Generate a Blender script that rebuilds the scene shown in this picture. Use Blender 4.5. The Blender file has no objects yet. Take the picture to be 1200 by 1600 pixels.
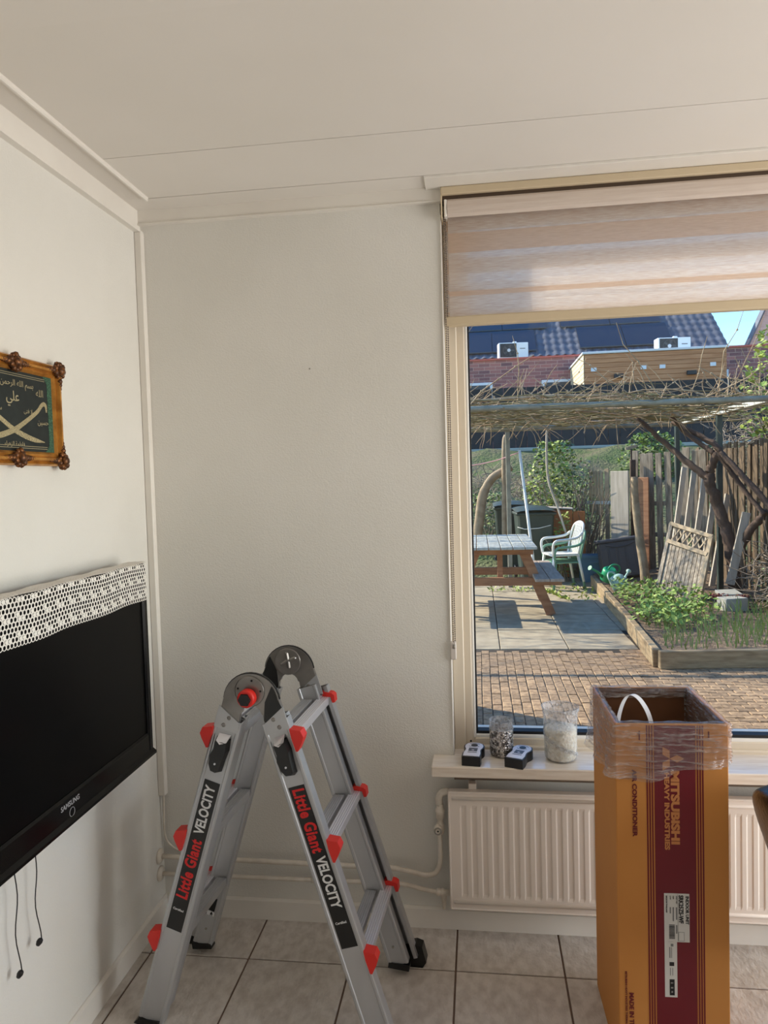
import bpy, math, random
from mathutils import Vector, Matrix
random.seed(7)
# ------------------------------------------------------------------ camera, world, sun, lights, exposure
SC = bpy.context.scene
COL = SC.collection
def link(o): COL.objects.link(o); return o
cam_d = bpy.data.cameras.new('camera'); cam = link(bpy.data.objects.new('camera', cam_d))
cam_d.sensor_fit = 'VERTICAL'; cam_d.sensor_height = 24.0; cam_d.lens = 1126.31 * 24.0 / 1600.0
cam_d.clip_start = 0.05; cam_d.clip_end = 300
_r = Vector((0.99130993, 0.12838317, -0.02867717)); _u = Vector((0.02255143, 0.04891671, 0.99854824)); _w = Vector((-0.12959958, 0.9905175, -0.04559639))
cam.matrix_world = Matrix(((_r.x, _u.x, -_w.x, 0), (_r.y, _u.y, -_w.y, 0), (_r.z, _u.z, -_w.z, 1.5413), (0, 0, 0, 1)))
SC.camera = cam

SUN_DIR = Vector((-0.714, 0.380, 0.588)).normalized()      # towards the sun: high on the left, beyond the garden
world = bpy.data.worlds.new('world'); SC.world = world; world.use_nodes = True
nt = world.node_tree; bg = nt.nodes['Background']
sky = nt.nodes.new('ShaderNodeTexSky'); sky.sky_type = 'NISHITA'; sky.sun_disc = False
sky.sun_elevation = math.asin(SUN_DIR.z); sky.sun_rotation = math.atan2(SUN_DIR.x, SUN_DIR.y)
sky.altitude = 0; sky.air_density = 1.0; sky.dust_density = 0.3; sky.ozone_density = 2.0
hsv = nt.nodes.new('ShaderNodeHueSaturation'); hsv.inputs['Saturation'].default_value = 1.3; nt.links.new(sky.outputs[0], hsv.inputs['Color']); nt.links.new(hsv.outputs[0], bg.inputs[0]); bg.inputs[1].default_value = 0.40
sun_d = bpy.data.lights.new('sun', 'SUN'); sun_d.energy = 9.0; sun_d.angle = math.radians(0.6); sun_d.color = (1.0, 0.90, 0.74)
sun = link(bpy.data.objects.new('sun', sun_d)); sun.rotation_euler = SUN_DIR.to_track_quat('Z', 'Y').to_euler()
# unseen fill light added to brighten the room, in a made-up right-hand door
fill_d = bpy.data.lights.new('added_side_fill', 'AREA'); fill_d.shape = 'RECTANGLE'; fill_d.size = 1.9; fill_d.size_y = 2.0
fill_d.energy = 93; fill_d.color = (1.0, 0.972, 0.945)
fill_l = link(bpy.data.objects.new('added_side_fill', fill_d)); fill_l.location = (3.26, 1.2, 1.12); fill_l.rotation_euler = (math.radians(90 + 12), 0, math.radians(90))
por_d = bpy.data.lights.new('garden_window_portal', 'AREA'); por_d.shape = 'RECTANGLE'; por_d.size = 2.3; por_d.size_y = 1.8; por_d.cycles.is_portal = True
por = link(bpy.data.objects.new('garden_window_portal', por_d)); por.location = (1.1, 2.56, 1.5); por.rotation_euler = (math.radians(-90), 0, 0)
vs = SC.view_settings
vs.view_transform = 'Standard'; vs.look = 'None'; vs.gamma = 1.0; vs.use_curve_mapping = False; vs.exposure = 0.0

# ------------------------------------------------------------------ helpers
def S(r, g, b):
    f = lambda c: (c / 255 / 12.92) if c / 255 <= 0.04045 else ((c / 255 + 0.055) / 1.055) ** 2.4
    return (f(r), f(g), f(b), 1.0)
MATS = {}
def mat(name, col, rough=0.5, metal=0.0, col2=None, vs=6.0, bump=0.0, bs=60.0, spec=0.5, stretch=None, detail=4.0, contrast=(0.35, 0.65), tint=0.0, bdist=0.01):
    """procedural principled: two colours mixed by noise, bump by finer noise, a small per-object tint"""
    m = bpy.data.materials.new(name); m.use_nodes = True; MATS[name] = m
    n = m.node_tree.nodes; l = m.node_tree.links; p = n['Principled BSDF']
    p.inputs['Base Color'].default_value = col; p.inputs['Roughness'].default_value = rough
    p.inputs['Metallic'].default_value = metal; p.inputs['Specular IOR Level'].default_value = spec
    tc = n.new('ShaderNodeTexCoord'); oi = n.new('ShaderNodeObjectInfo')
    mp = n.new('ShaderNodeMapping'); l.new(tc.outputs['Object'], mp.inputs[0])
    if stretch: mp.inputs['Scale'].default_value = stretch
    mul = n.new('ShaderNodeMath'); mul.operation = 'MULTIPLY'; mul.inputs[1].default_value = 37.0
    l.new(oi.outputs['Random'], mul.inputs[0]); l.new(mul.outputs[0], mp.inputs['Location'])
    last = None
    if col2 is not None:
        t = n.new('ShaderNodeTexNoise'); t.inputs['Scale'].default_value = vs; t.inputs['Detail'].default_value = detail
        l.new(mp.outputs[0], t.inputs['Vector'])
        rp = n.new('ShaderNodeValToRGB'); rp.color_ramp.elements[0].position = contrast[0]; rp.color_ramp.elements[1].position = contrast[1]
        rp.color_ramp.elements[0].color = col; rp.color_ramp.elements[1].color = col2
        l.new(t.outputs['Fac'], rp.inputs[0]); last = rp.outputs[0]; l.new(last, p.inputs['Base Color'])
    if tint:
        hs = n.new('ShaderNodeHueSaturation'); mr = n.new('ShaderNodeMapRange')
        mr.inputs[3].default_value = 1 - tint; mr.inputs[4].default_value = 1 + tint
        l.new(oi.outputs['Random'], mr.inputs[0]); l.new(mr.outputs[0], hs.inputs['Value'])
        if last is not None: l.new(last, hs.inputs['Color'])
        else: hs.inputs['Color'].default_value = col
        l.new(hs.outputs[0], p.inputs['Base Color'])
    if bump:
        t = n.new('ShaderNodeTexNoise'); t.inputs['Scale'].default_value = bs; t.inputs['Detail'].default_value = 3
        l.new(mp.outputs[0], t.inputs['Vector'])
        b = n.new('ShaderNodeBump'); b.inputs['Strength'].default_value = bump; b.inputs['Distance'].default_value = bdist
        l.new(t.outputs['Fac'], b.inputs['Height']); l.new(b.outputs[0], p.inputs['Normal'])
    return m

def frame_of(z, ref=None):
    z = Vector(z).normalized()
    ref = Vector(ref) if ref else (Vector((0, 0, 1)) if abs(z.z) < 0.95 else Vector((1, 0, 0)))
    x = ref.cross(z).normalized(); return x, z.cross(x)

class MB:
    """collects shapes into one mesh"""
    def __init__(s): s.v = []; s.f = []; s.sm = []
    def add(s, vs_, fs, smooth=False):
        o = len(s.v); s.v += [tuple(q) for q in vs_]
        for f in fs: s.f.append(tuple(i + o for i in f)); s.sm.append(smooth)
        return s
    def box(s, c, d, rot=None, bev=0.0):
        hx, hy, hz = d[0] / 2, d[1] / 2, d[2] / 2
        if bev:
            b = min(bev, hx * .9, hy * .9, hz * .9); pts = []
            for k, (x, y) in enumerate(((-hx, -hy), (hx, -hy), (hx, hy), (-hx, hy))):
                sx = 1 if x > 0 else -1; sy = 1 if y > 0 else -1
                for z, dz in ((-hz, 1), (hz, -1)):
                    pts += [(x - sx * b, y - sy * b, z), (x - sx * b, y, z + dz * b), (x, y - sy * b, z + dz * b)]
            # index: corner k, level t (0 bottom,1 top): 3 points cap, yface, xface
            I = lambda k, t, q: k * 6 + t * 3 + q
            fs = [[I(3, 0, 0), I(2, 0, 0), I(1, 0, 0), I(0, 0, 0)], [I(0, 1, 0), I(1, 1, 0), I(2, 1, 0), I(3, 1, 0)],
                  [I(0, 0, 1), I(1, 0, 1), I(1, 1, 1), I(0, 1, 1)], [I(2, 0, 1), I(3, 0, 1), I(3, 1, 1), I(2, 1, 1)],
                  [I(1, 0, 2), I(2, 0, 2), I(2, 1, 2), I(1, 1, 2)], [I(3, 0, 2), I(0, 0, 2), I(0, 1, 2), I(3, 1, 2)]]
            fs += [[I(0, 0, 0), I(1, 0, 0), I(1, 0, 1), I(0, 0, 1)], [I(2, 0, 0), I(3, 0, 0), I(3, 0, 1), I(2, 0, 1)],
                   [I(1, 0, 0), I(2, 0, 0), I(2, 0, 2), I(1, 0, 2)], [I(3, 0, 0), I(0, 0, 0), I(0, 0, 2), I(3, 0, 2)],
                   [I(0, 1, 1), I(1, 1, 1), I(1, 1, 0), I(0, 1, 0)], [I(2, 1, 1), I(3, 1, 1), I(3, 1, 0), I(2, 1, 0)],
                   [I(1, 1, 2), I(2, 1, 2), I(2, 1, 0), I(1, 1, 0)], [I(3, 1, 2), I(0, 1, 2), I(0, 1, 0), I(3, 1, 0)],
                   [I(0, 0, 2), I(0, 0, 1), I(0, 1, 1), I(0, 1, 2)], [I(1, 0, 1), I(1, 0, 2), I(1, 1, 2), I(1, 1, 1)],
                   [I(2, 0, 2), I(2, 0, 1), I(2, 1, 1), I(2, 1, 2)], [I(3, 0, 1), I(3, 0, 2), I(3, 1, 2), I(3, 1, 1)]]
            for k in range(4):
                a = [I(k, 0, 0), I(k, 0, 1), I(k, 0, 2)]; b_ = [I(k, 1, 0), I(k, 1, 2), I(k, 1, 1)]
                fs += [a if k % 2 else a[::-1], b_ if k % 2 else b_[::-1]]
        else:
            pts = [(x, y, z) for z in (-hz, hz) for x, y in ((-hx, -hy), (hx, -hy), (hx, hy), (-hx, hy))]
            fs = [(3, 2, 1, 0), (4, 5, 6, 7), (0, 1, 5, 4), (1, 2, 6, 5), (2, 3, 7, 6), (3, 0, 4, 7)]
        c = Vector(c)
        s.add([(c + ((rot @ Vector(q)) if rot else Vector(q))) for q in pts], fs); return s
    def b2(s, lo, hi, bev=0.0):
        return s.box([(a + b) / 2 for a, b in zip(lo, hi)], [abs(b - a) for a, b in zip(lo, hi)], None, bev)
    def tube(s, pts, r, n=8, cap=True, smooth=True):
        pts = [Vector(p) for p in pts]; m = len(pts); rs = r if isinstance(r, (list, tuple)) else [r] * m
        t0 = (pts[1] - pts[0]).normalized(); x, y = frame_of(t0); vs_ = []
        for i, p in enumerate(pts):
            t = (pts[min(i + 1, m - 1)] - pts[max(i - 1, 0)]).normalized()
            x = (x - t * x.dot(t))
            if x.length < 1e-6: x, _ = frame_of(t)
            x.normalize(); y = t.cross(x)
            for k in range(n):
                a = 2 * math.pi * k / n; vs_.append(p + (x * math.cos(a) + y * math.sin(a)) * rs[i])
        fs = [(i * n + k, i * n + (k + 1) % n, (i + 1) * n + (k + 1) % n, (i + 1) * n + k) for i in range(m - 1) for k in range(n)]
        s.add(vs_, fs, smooth)
        if cap: o = len(s.v) - m * n; s.f += [tuple(o + k for k in range(n))[::-1], tuple(o + (m - 1) * n + k for k in range(n))]; s.sm += [False, False]
        return s
    def lathe(s, prof, c=(0, 0, 0), axis=(0, 0, 1), n=24, smooth=True, cap=True):
        c = Vector(c); z = Vector(axis).normalized(); x, y = frame_of(z); m = len(prof)
        vs_ = [c + z * h + (x * math.cos(2 * math.pi * k / n) + y * math.sin(2 * math.pi * k / n)) * r for r, h in prof for k in range(n)]
        fs = [(i * n + k, i * n + (k + 1) % n, (i + 1) * n + (k + 1) % n, (i + 1) * n + k) for i in range(m - 1) for k in range(n)]
        s.add(vs_, fs, smooth)
        if cap: o = len(s.v) - m * n; s.f += [tuple(o + k for k in range(n))[::-1], tuple(o + (m - 1) * n + k for k in range(n))]; s.sm += [False, False]
        return s
    def ext(s, prof, o, u, v, t, length):
        """extrude a 2D outline (u,v) along t"""
        o, u, v, t = Vector(o), Vector(u), Vector(v), Vector(t).normalized() * length; n = len(prof)
        a = [o + u * p[0] + v * p[1] for p in prof]; s.add(a + [q + t for q in a], [tuple(range(n))[::-1], tuple(range(n, 2 * n))] + [(k, (k + 1) % n, n + (k + 1) % n, n + k) for k in range(n)]); return s
    def sphere(s, c, r, n=10, m=6, sq=(1, 1, 1)):
        c = Vector(c); vs_ = []
        for i in range(m + 1):
            ph = math.pi * i / m
            for k in range(n):
                a = 2 * math.pi * k / n; vs_.append(c + Vector((math.sin(ph) * math.cos(a) * sq[0], math.sin(ph) * math.sin(a) * sq[1], -math.cos(ph) * sq[2])) * r)
        s.add(vs_, [(i * n + k, i * n + (k + 1) % n, (i + 1) * n + (k + 1) % n, (i + 1) * n + k) for i in range(m) for k in range(n)], True); return s
    def torus(s, c, R, r, axis=(0, 0, 1), n=24, k=8):
        x, y = frame_of(axis); z = Vector(axis).normalized(); c = Vector(c); vs_ = []
        for i in range(n):
            a = 2 * math.pi * i / n; d = x * math.cos(a) + y * math.sin(a)
            for j in range(k):
                b = 2 * math.pi * j / k; vs_.append(c + d * (R + r * math.cos(b)) + z * r * math.sin(b))
        s.add(vs_, [(i * k + j, ((i + 1) % n) * k + j, ((i + 1) % n) * k + (j + 1) % k, i * k + (j + 1) % k) for i in range(n) for j in range(k)], True); return s
    def grid(s, fn, nu, nv, smooth=True, thick=None):
        vs_ = [Vector(fn(i / nu, j / nv)) for i in range(nu + 1) for j in range(nv + 1)]; w = nv + 1
        s.add(vs_, [(i * w + j, (i + 1) * w + j, (i + 1) * w + j + 1, i * w + j + 1) for i in range(nu) for j in range(nv)], smooth); return s
    def mesh(s, name):
        me = bpy.data.meshes.new(name); me.from_pydata(s.v, [], s.f); me.polygons.foreach_set('use_smooth', s.sm); me.update(); return me
    def obj(s, name, m, parent=None, loc=None, rot=None, **kw):
        o = link(bpy.data.objects.new(name, s.mesh(name))); o.data.materials.append(MATS[m] if isinstance(m, str) else m)
        if parent: o.parent = parent
        if loc: o.location = loc
        if rot: o.rotation_euler = rot
        for k, v in kw.items(): o[k] = v
        return o
def tag(o, label=None, cat=None, group=None, kind=None):
    if label: o['label'] = label
    if cat: o['category'] = cat
    if group: o['group'] = group
    if kind: o['kind'] = kind
    return o
def thing(name, label, cat, loc=(0, 0, 0), rotz=0.0, group=None, kind=None):
    o = link(bpy.data.objects.new(name, None)); o.location = loc; o.rotation_euler = (0, 0, rotz); o.empty_display_size = 0.1
    return tag(o, label, cat, group, kind)
def inst(o, parent=None, loc=None, rot=None, scale=None):
    c = o.copy(); link(c)
    if parent is not None: c.parent = parent
    if loc is not None: c.location = loc
    if rot is not None: c.rotation_euler = rot
    if scale is not None: c.scale = scale
    return c
def text(name, body, size, m, parent, o, x, y, align='LEFT', off=0.0, sx=1.0, ext=0.0002, shear=0.0, space=1.0):
    cu = bpy.data.curves.new(name, 'FONT'); cu.body = body; cu.size = size; cu.align_x = align; cu.align_y = 'CENTER'; cu.offset = off; cu.extrude = ext; cu.shear = shear; cu.resolution_u = 3; cu.space_character = space
    ob = link(bpy.data.objects.new(name, cu)); cu.materials.append(MATS[m]); ob.parent = parent
    x = Vector(x).normalized(); y = Vector(y).normalized(); z = x.cross(y); o = Vector(o)
    ob.matrix_local = Matrix(((x.x * sx, y.x, z.x, o.x), (x.y * sx, y.y, z.y, o.y), (x.z * sx, y.z, z.z, o.z), (0, 0, 0, 1)))
    return ob
def R3(z=0, x=0, y=0): return (Matrix.Rotation(z, 3, 'Z') @ Matrix.Rotation(y, 3, 'Y') @ Matrix.Rotation(x, 3, 'X'))
def smooth(pts, n=6):
    """Catmull-Rom through points"""
    P = [Vector(p) for p in pts]; P = [P[0] * 2 - P[1]] + P + [P[-1] * 2 - P[-2]]; out = []
    for i in range(1, len(P) - 2):
        for k in range(n):
            t = k / n; a, b, c, d = P[i - 1:i + 3]
            out.append(0.5 * ((2 * b) + (c - a) * t + (2 * a - 5 * b + 4 * c - d) * t * t + (3 * b - a - 3 * c + d) * t ** 3))
    out.append(P[-2]); return out
U = random.uniform

# ------------------------------------------------------------------ materials: room
mat('wall_paint', S(230, 227, 220), 0.85, col2=S(224, 221, 213), vs=2.0, bump=0.3, bs=190, bdist=0.004)
mat('ceiling_paint', S(232, 226, 218), 0.8, col2=S(228, 222, 213), vs=1.5)
mat('trim_paint', S(236, 231, 222), 0.5, col2=S(231, 225, 216), vs=5)
mat('tile', S(182, 172, 162), 0.36, col2=S(206, 198, 189), vs=22, bump=0.35, bs=46, stretch=(1.6, 1, 1), detail=9, contrast=(0.32, 0.62), tint=0.03)
mat('grout', S(112, 92, 80), 0.9, bump=0.3, bs=200)
mat('pvc', S(224, 211, 191), 0.4, col2=S(219, 206, 186), vs=3)
mat('bead_white', S(240, 236, 228), 0.35)
mat('rubber', S(14, 15, 17), 0.6)
mat('sill', S(226, 212, 196), 0.18, col2=S(240, 230, 217), vs=10, stretch=(1, 9, 9), detail=6)
mat('radiator', S(232, 221, 210), 0.35)
mat('pipe_paint', S(228, 219, 206), 0.45, col2=S(214, 204, 190), vs=30)
mat('valve_grey', S(150, 145, 135), 0.5)
mat('chrome_steel', S(150, 150, 152), 0.3, 0.9)
def glass_mat(name, tint=(1, 1, 1, 1), refl=0.5, rough=0.0, ior=1.45):
    m = bpy.data.materials.new(name); m.use_nodes = True; MATS[name] = m; n = m.node_tree.nodes; l = m.node_tree.links
    n.remove(n['Principled BSDF']); out = n['Material Output']
    tr = n.new('ShaderNodeBsdfTransparent'); tr.inputs[0].default_value = tint; gl = n.new('ShaderNodeBsdfGlossy'); gl.inputs['Roughness'].default_value = rough
    lw = n.new('ShaderNodeLayerWeight'); lw.inputs[0].default_value = 0.5; fr = n.new('ShaderNodeMath'); fr.operation = 'POWER'; fr.inputs[1].default_value = 5.0; l.new(lw.outputs['Facing'], fr.inputs[0])
    ml = n.new('ShaderNodeMath'); ml.operation = 'MULTIPLY_ADD'; ml.inputs[1].default_value = 0.8; ml.inputs[2].default_value = 0.04 * refl * 2
    mx = n.new('ShaderNodeMixShader'); l.new(fr.outputs[0], ml.inputs[0]); l.new(ml.outputs[0], mx.inputs[0]); l.new(tr.outputs[0], mx.inputs[1]); l.new(gl.outputs[0], mx.inputs[2]); l.new(mx.outputs[0], out.inputs[0])
    return m
glass_mat('window_glass', (0.97, 0.985, 0.98, 1), 0.40)

# ------------------------------------------------------------------ the room
WL, WB, WR, WRE, CZ = -1.15, 2.41, 3.3, -4.4, 2.49
def wall_hole(name, m, x0, x1, z0, z1, hx0, hx1, hz0, hz1, ya, yb):
    mb = MB(); xs = [x0, hx0, hx1, x1]; zs = [z0, hz0, hz1, z1]
    V = [(x, y, z) for y in (ya, yb) for z in zs for x in xs]; I = lambda k, j, i: k * 16 + j * 4 + i; F = []
    for j in range(3):
        for i in range(3):
            if i == 1 and j == 1: continue
            F += [(I(0, j, i), I(0, j, i + 1), I(0, j + 1, i + 1), I(0, j + 1, i)), (I(1, j, i), I(1, j + 1, i), I(1, j + 1, i + 1), I(1, j, i + 1))]
    F += [(I(0, 1, 1), I(1, 1, 1), I(1, 1, 2), I(0, 1, 2)), (I(0, 2, 2), I(1, 2, 2), I(1, 2, 1), I(0, 2, 1)), (I(0, 2, 1), I(1, 2, 1), I(1, 1, 1), I(0, 1, 1)), (I(0, 1, 2), I(1, 1, 2), I(1, 2, 2), I(0, 2, 2))]
    for i in range(3): F += [(I(0, 0, i), I(1, 0, i), I(1, 0, i + 1), I(0, 0, i + 1)), (I(0, 3, i + 1), I(1, 3, i + 1), I(1, 3, i), I(0, 3, i))]
    for j in range(3): F += [(I(0, j + 1, 0), I(1, j + 1, 0), I(1, j, 0), I(0, j, 0)), (I(0, j, 3), I(1, j, 3), I(1, j + 1, 3), I(0, j + 1, 3))]
    mb.add(V, F); return mb.obj(name, m, kind='structure')
wall_hole('wall_back', 'wall_paint', WL - 0.02, WR, -0.1, 2.75, -0.102, 2.42, 0.57, 2.47, WB, 2.58)
MB().b2((WL - 0.2, WRE, -0.1), (WL, WB + 0.17, 2.75)).obj('wall_left', 'wall_paint', kind='structure')
wall_r = wall_hole('wall_right', 'wall_paint', -WB - 0.17, -WRE, -0.1, 2.75, -2.2, -0.2, 0.0, 2.2, 0.0, 0.2)
wall_r.location = (WR + 0.2, 0, 0); wall_r.rotation_euler = (0, 0, math.radians(90)); wall_r.scale = (-1, 1, 1)
MB().b2((WL - 0.2, WRE - 0.2, -0.1), (WR + 0.2, WRE, 2.75)).obj('wall_rear', 'wall_paint', kind='structure')
# floor: grout bed and every tile
fl = MB().b2((WL - 0.1, WRE, -0.1), (WR + 0.1, WB + 0.1, -0.004)).obj('floor', 'grout', kind='structure')
T = 0.335
tm = None
for j in range(-19, 2):
    for i in range(-2, 12):
        x0, y0 = -0.772 + i * T, 2.1906 + (j - 1) * T
        lo = [max(x0 + 0.003, WL), y0 + 0.003]; hi = [min(x0 + T - 0.003, WR), min(y0 + T - 0.003, WB)]
        if hi[0] - lo[0] < 0.02 or hi[1] - lo[1] < 0.02 or lo[1] < WRE or lo[1] < -2.6: continue
        full = abs(hi[0] - lo[0] - T + .006) < 1e-4 and abs(hi[1] - lo[1] - T + .006) < 1e-4
        c = ((lo[0] + hi[0]) / 2, (lo[1] + hi[1]) / 2, -0.005)
        if full and tm: o = inst(tm, fl, c); 
        else:
            o = MB().box((0, 0, 0), (hi[0] - lo[0], hi[1] - lo[1], 0.010), None, 0.0015).obj('tile', 'tile', fl, c)
            if full: tm = o
# ceiling: boards with open seams
ce = MB().b2((WL - 0.1, WRE, CZ + 0.006), (WR + 0.1, WB + 0.1, CZ + 0.26)).obj('ceiling', 'ceiling_paint', kind='structure')
seams = [2.402, 2.301, 2.005, 1.416, 0.83, 0.24, -0.35, -0.94, -1.53, -2.12, -2.71, -3.3, WRE]
for k, (a, b) in enumerate(zip(seams[:-1], seams[1:])):
    dz = (0.002, 0.0, 0.0, 0.006)[min(k, 3)] if k < 4 else 0.0
    MB().b2((-1.055, b + 0.0015, CZ - 0.004 - dz * 0.6), (WR, a - 0.0015, CZ + 0.008)).obj('ceiling_board', 'ceiling_paint', ce)
# crown boards, lath, corner duct
t1 = MB().ext([(0, 0), (0.022, 0), (0.022, 0.006), (0.012, 0.012), (0.012, 0.082), (0, 0.082)], (WL, WRE, 2.412), (1, 0, 0), (0, 0, 1), (0, 1, 0), WB - WRE).obj('trim_1', 'trim_paint', kind='structure')
MB().b2((-1.138, WRE, CZ - 0.004), (-1.055, 2.40, CZ + 0.008)).obj('trim_2', 'ceiling_paint', kind='structure')
MB().b2((-1.063, WRE, CZ - 0.016), (-1.051, 2.298, CZ + 0.003), 0.003).obj('trim_3', 'trim_paint', kind='structure')
MB().ext([(0, 0), (0.020, 0), (0.020, 0.005), (0.015, 0.008), (0.015, 0.056), (0, 0.056)], (WL + 0.012, WB, 2.436), (0, -1, 0), (0, 0, 1), (1, 0, 0), 1.045).obj('trim_4', 'trim_paint', kind='structure')
MB().b2((WL, 2.385, 0.44), (WL + 0.026, WB, 2.414), 0.003).obj('trim_5', 'trim_paint', kind='structure')
MB().b2((-0.146, 2.302, CZ - 0.012), (WR, WB, CZ + 0.003), 0.001).obj('trim_6', 'trim_paint', kind='structure')
MB().ext([(0, 0), (0.013, 0), (0.013, 0.066), (0.004, 0.072), (0, 0.072)], (WL, WRE, 0), (1, 0, 0), (0, 0, 1), (0, 1, 0), WB - WRE).obj('baseboard_left', 'trim_paint', kind='structure')
MB().ext([(0, 0), (0.013, 0), (0.013, 0.066), (0.004, 0.072), (0, 0.072)], (WL + 0.013, WB, 0), (0, -1, 0), (0, 0, 1), (1, 0, 0), WR - WL - 0.02).obj('baseboard_back', 'trim_paint', kind='structure')
# plaster edges of the reveal
MB().b2((-0.104, WB - 0.004, 0.603), (-0.099, WB + 0.055, 2.40), 0.002).obj('trim_7', 'trim_paint', kind='structure')

# garden window
def rect_frame(mb, x0, x1, z0, z1, w, y0, y1, wb=None):
    wb = wb or w
    mb.b2((x0, y0, z0), (x0 + w, y1, z1), 0.004); mb.b2((x1 - w, y0, z0), (x1, y1, z1), 0.004)
    mb.b2((x0 + w, y0, z1 - w), (x1 - w, y1, z1), 0.004); mb.b2((x0 + w, y0, z0), (x1 - w, y1, z0 + wb), 0.004)
win = thing('window_1', 'large beige framed garden window with a fixed pane', None, (0, 0, 0), kind='structure')
def bars(name, m, x0, x1, z0, z1, w, wb, y0, y1, bev=0.003):
    for lo, hi in (((x0, y0, z0), (x0 + w, y1, z1)), ((x1 - w, y0, z0), (x1, y1, z1)), ((x0 + w, y0, z1 - w), (x1 - w, y1, z1)), ((x0 + w, y0, z0), (x1 - w, y1, z0 + wb))):
        MB().b2(lo, hi, bev).obj(name, m, win)
bars('frame_bar', 'pvc', -0.10, 2.42, 0.575, 2.47, 0.041, 0.040, 2.462, 2.56, 0.004)
bars('sash_bar', 'pvc', -0.064, 2.384, 0.606, 2.436, 0.033, 0.036, 2.474, 2.55, 0.006)
bars('glazing_bead', 'bead_white', -0.033, 2.353, 0.638, 2.405, 0.009, 0.012, 2.477, 2.52, 0.002)
bars('gasket', 'rubber', -0.024, 2.344, 0.650, 2.396, 0.006, 0.010, 2.484, 2.52, 0.001)
MB().b2((-0.022, 2.501, 0.652), (2.340, 2.509, 2.394)).obj('pane', 'window_glass', win)
bars('outer_bead', 'bead_white', -0.03, 2.35, 0.642, 2.40, 0.010, 0.018, 2.521, 2.545, 0.002)
MB().lathe([(0.0035, 0), (0.0035, 0.002)], (-0.043, 2.474, 0.627), (0, -1, 0), 10).obj('drain_cap', 'rubber', win)
sl = MB().b2((-0.170, 2.300, 0.568), (2.60, 2.409, 0.603), 0.003); sl.b2((-0.0985, 2.405, 0.568), (2.418, 2.463, 0.6025))
tag(sl.obj('window_sill', 'sill'), 'pale wood-look window sill above the white radiator', 'window sill', kind='structure')
dr = thing('added_door_1', 'unseen glazed door added round the fill light in the right-hand wall', None, kind='structure')  # made-up door, added to house the side fill light
for lo, hi in (((WR + 0.1, 0.2, 0), (WR + 0.16, 0.28, 2.2)), ((WR + 0.1, 2.12, 0), (WR + 0.16, 2.2, 2.2)), ((WR + 0.1, 0.28, 0), (WR + 0.16, 2.12, 0.12)), ((WR + 0.1, 0.28, 2.12), (WR + 0.16, 2.12, 2.2)), ((WR + 0.1, 1.17, 0.12), (WR + 0.16, 1.23, 2.12))): MB().b2(lo, hi, 0.004).obj('frame_bar', 'pvc', dr)
for y0, y1 in ((0.28, 1.17), (1.23, 2.12)): MB().b2((WR + 0.125, y0, 0.12), (WR + 0.133, y1, 2.12)).obj('pane', 'window_glass', dr)
# ------------------------------------------------------------------ roller blind
def cloth_mat(name, col, transp, transl, col2, vs=480):
    m = bpy.data.materials.new(name); m.use_nodes = True; MATS[name] = m; n = m.node_tree.nodes; l = m.node_tree.links
    n.remove(n['Principled BSDF']); out = n['Material Output']
    tc = n.new('ShaderNodeTexCoord'); mp = n.new('ShaderNodeMapping'); mp.inputs['Scale'].default_value = (0.06, 1, 1); l.new(tc.outputs['Object'], mp.inputs[0])
    t = n.new('ShaderNodeTexNoise'); t.inputs['Scale'].default_value = vs; t.inputs['Detail'].default_value = 3; l.new(mp.outputs[0], t.inputs['Vector'])
    rp = n.new('ShaderNodeValToRGB'); rp.color_ramp.elements[0].position = 0.35; rp.color_ramp.elements[1].position = 0.65; rp.color_ramp.elements[0].color = col; rp.color_ramp.elements[1].color = col2; l.new(t.outputs['Fac'], rp.inputs[0])
    d = n.new('ShaderNodeBsdfDiffuse'); tl = n.new('ShaderNodeBsdfTranslucent'); l.new(rp.outputs[0], d.inputs[0]); l.new(rp.outputs[0], tl.inputs[0])
    m1 = n.new('ShaderNodeMixShader'); m1.inputs[0].default_value = transl; l.new(d.outputs[0], m1.inputs[1]); l.new(tl.outputs[0], m1.inputs[2])
    tr = n.new('ShaderNodeBsdfTransparent'); m2 = n.new('ShaderNodeMixShader'); m2.inputs[0].default_value = transp; l.new(m1.outputs[0], m2.inputs[1]); l.new(tr.outputs[0], m2.inputs[2]); l.new(m2.outputs[0], out.inputs[0])
cloth_mat('blind_solid', S(226, 202, 182), 0.0, 0.60, S(236, 214, 196))
cloth_mat('blind_sheer', S(232, 218, 208), 0.14, 0.66, S(250, 244, 238))
mat('blind_metal', S(206, 188, 158), 0.45); mat('blind_slot', S(74, 58, 44), 0.8); mat('chain_grey', S(120, 108, 98), 0.4); mat('clear_plastic', S(214, 205, 196), 0.25)
mat('valance', S(206, 190, 178), 0.7, col2=S(214, 200, 188), vs=200, stretch=(0.05, 1, 1))
bl = thing('roller_blind', 'beige striped double-layer roller blind half lowered over the garden window', 'blind', (0, 0, 0))
X0, X1 = -0.078, 2.40
MB().b2((-0.098, 2.376, 2.452), (2.415, 2.45, 2.4775), 0.003).obj('head_rail', 'blind_metal', bl)
MB().b2((-0.093, 2.39, 2.44), (2.41, 2.446, 2.452)).obj('rail_slot', 'blind_slot', bl)
MB().b2((-0.098, 2.376, 2.378), (-0.0935, 2.446, 2.452), 0.001).obj('end_bracket', 'blind_metal', bl)
MB().b2((-0.088, 2.385, 2.385), (-0.079, 2.44, 2.440), 0.002).obj('end_plug', 'bead_white', bl)
MB().ext([(-0.005, -0.028), (0.0, -0.03), (0.006, -0.02), (0.008, 0.0), (0.006, 0.02), (0.0, 0.03), (-0.005, 0.028)], (X0, 2.392, 2.413), (0, -1, 0), (0, 0, 1), (1, 0, 0), X1 - X0).obj('valance', 'valance', bl)
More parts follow.
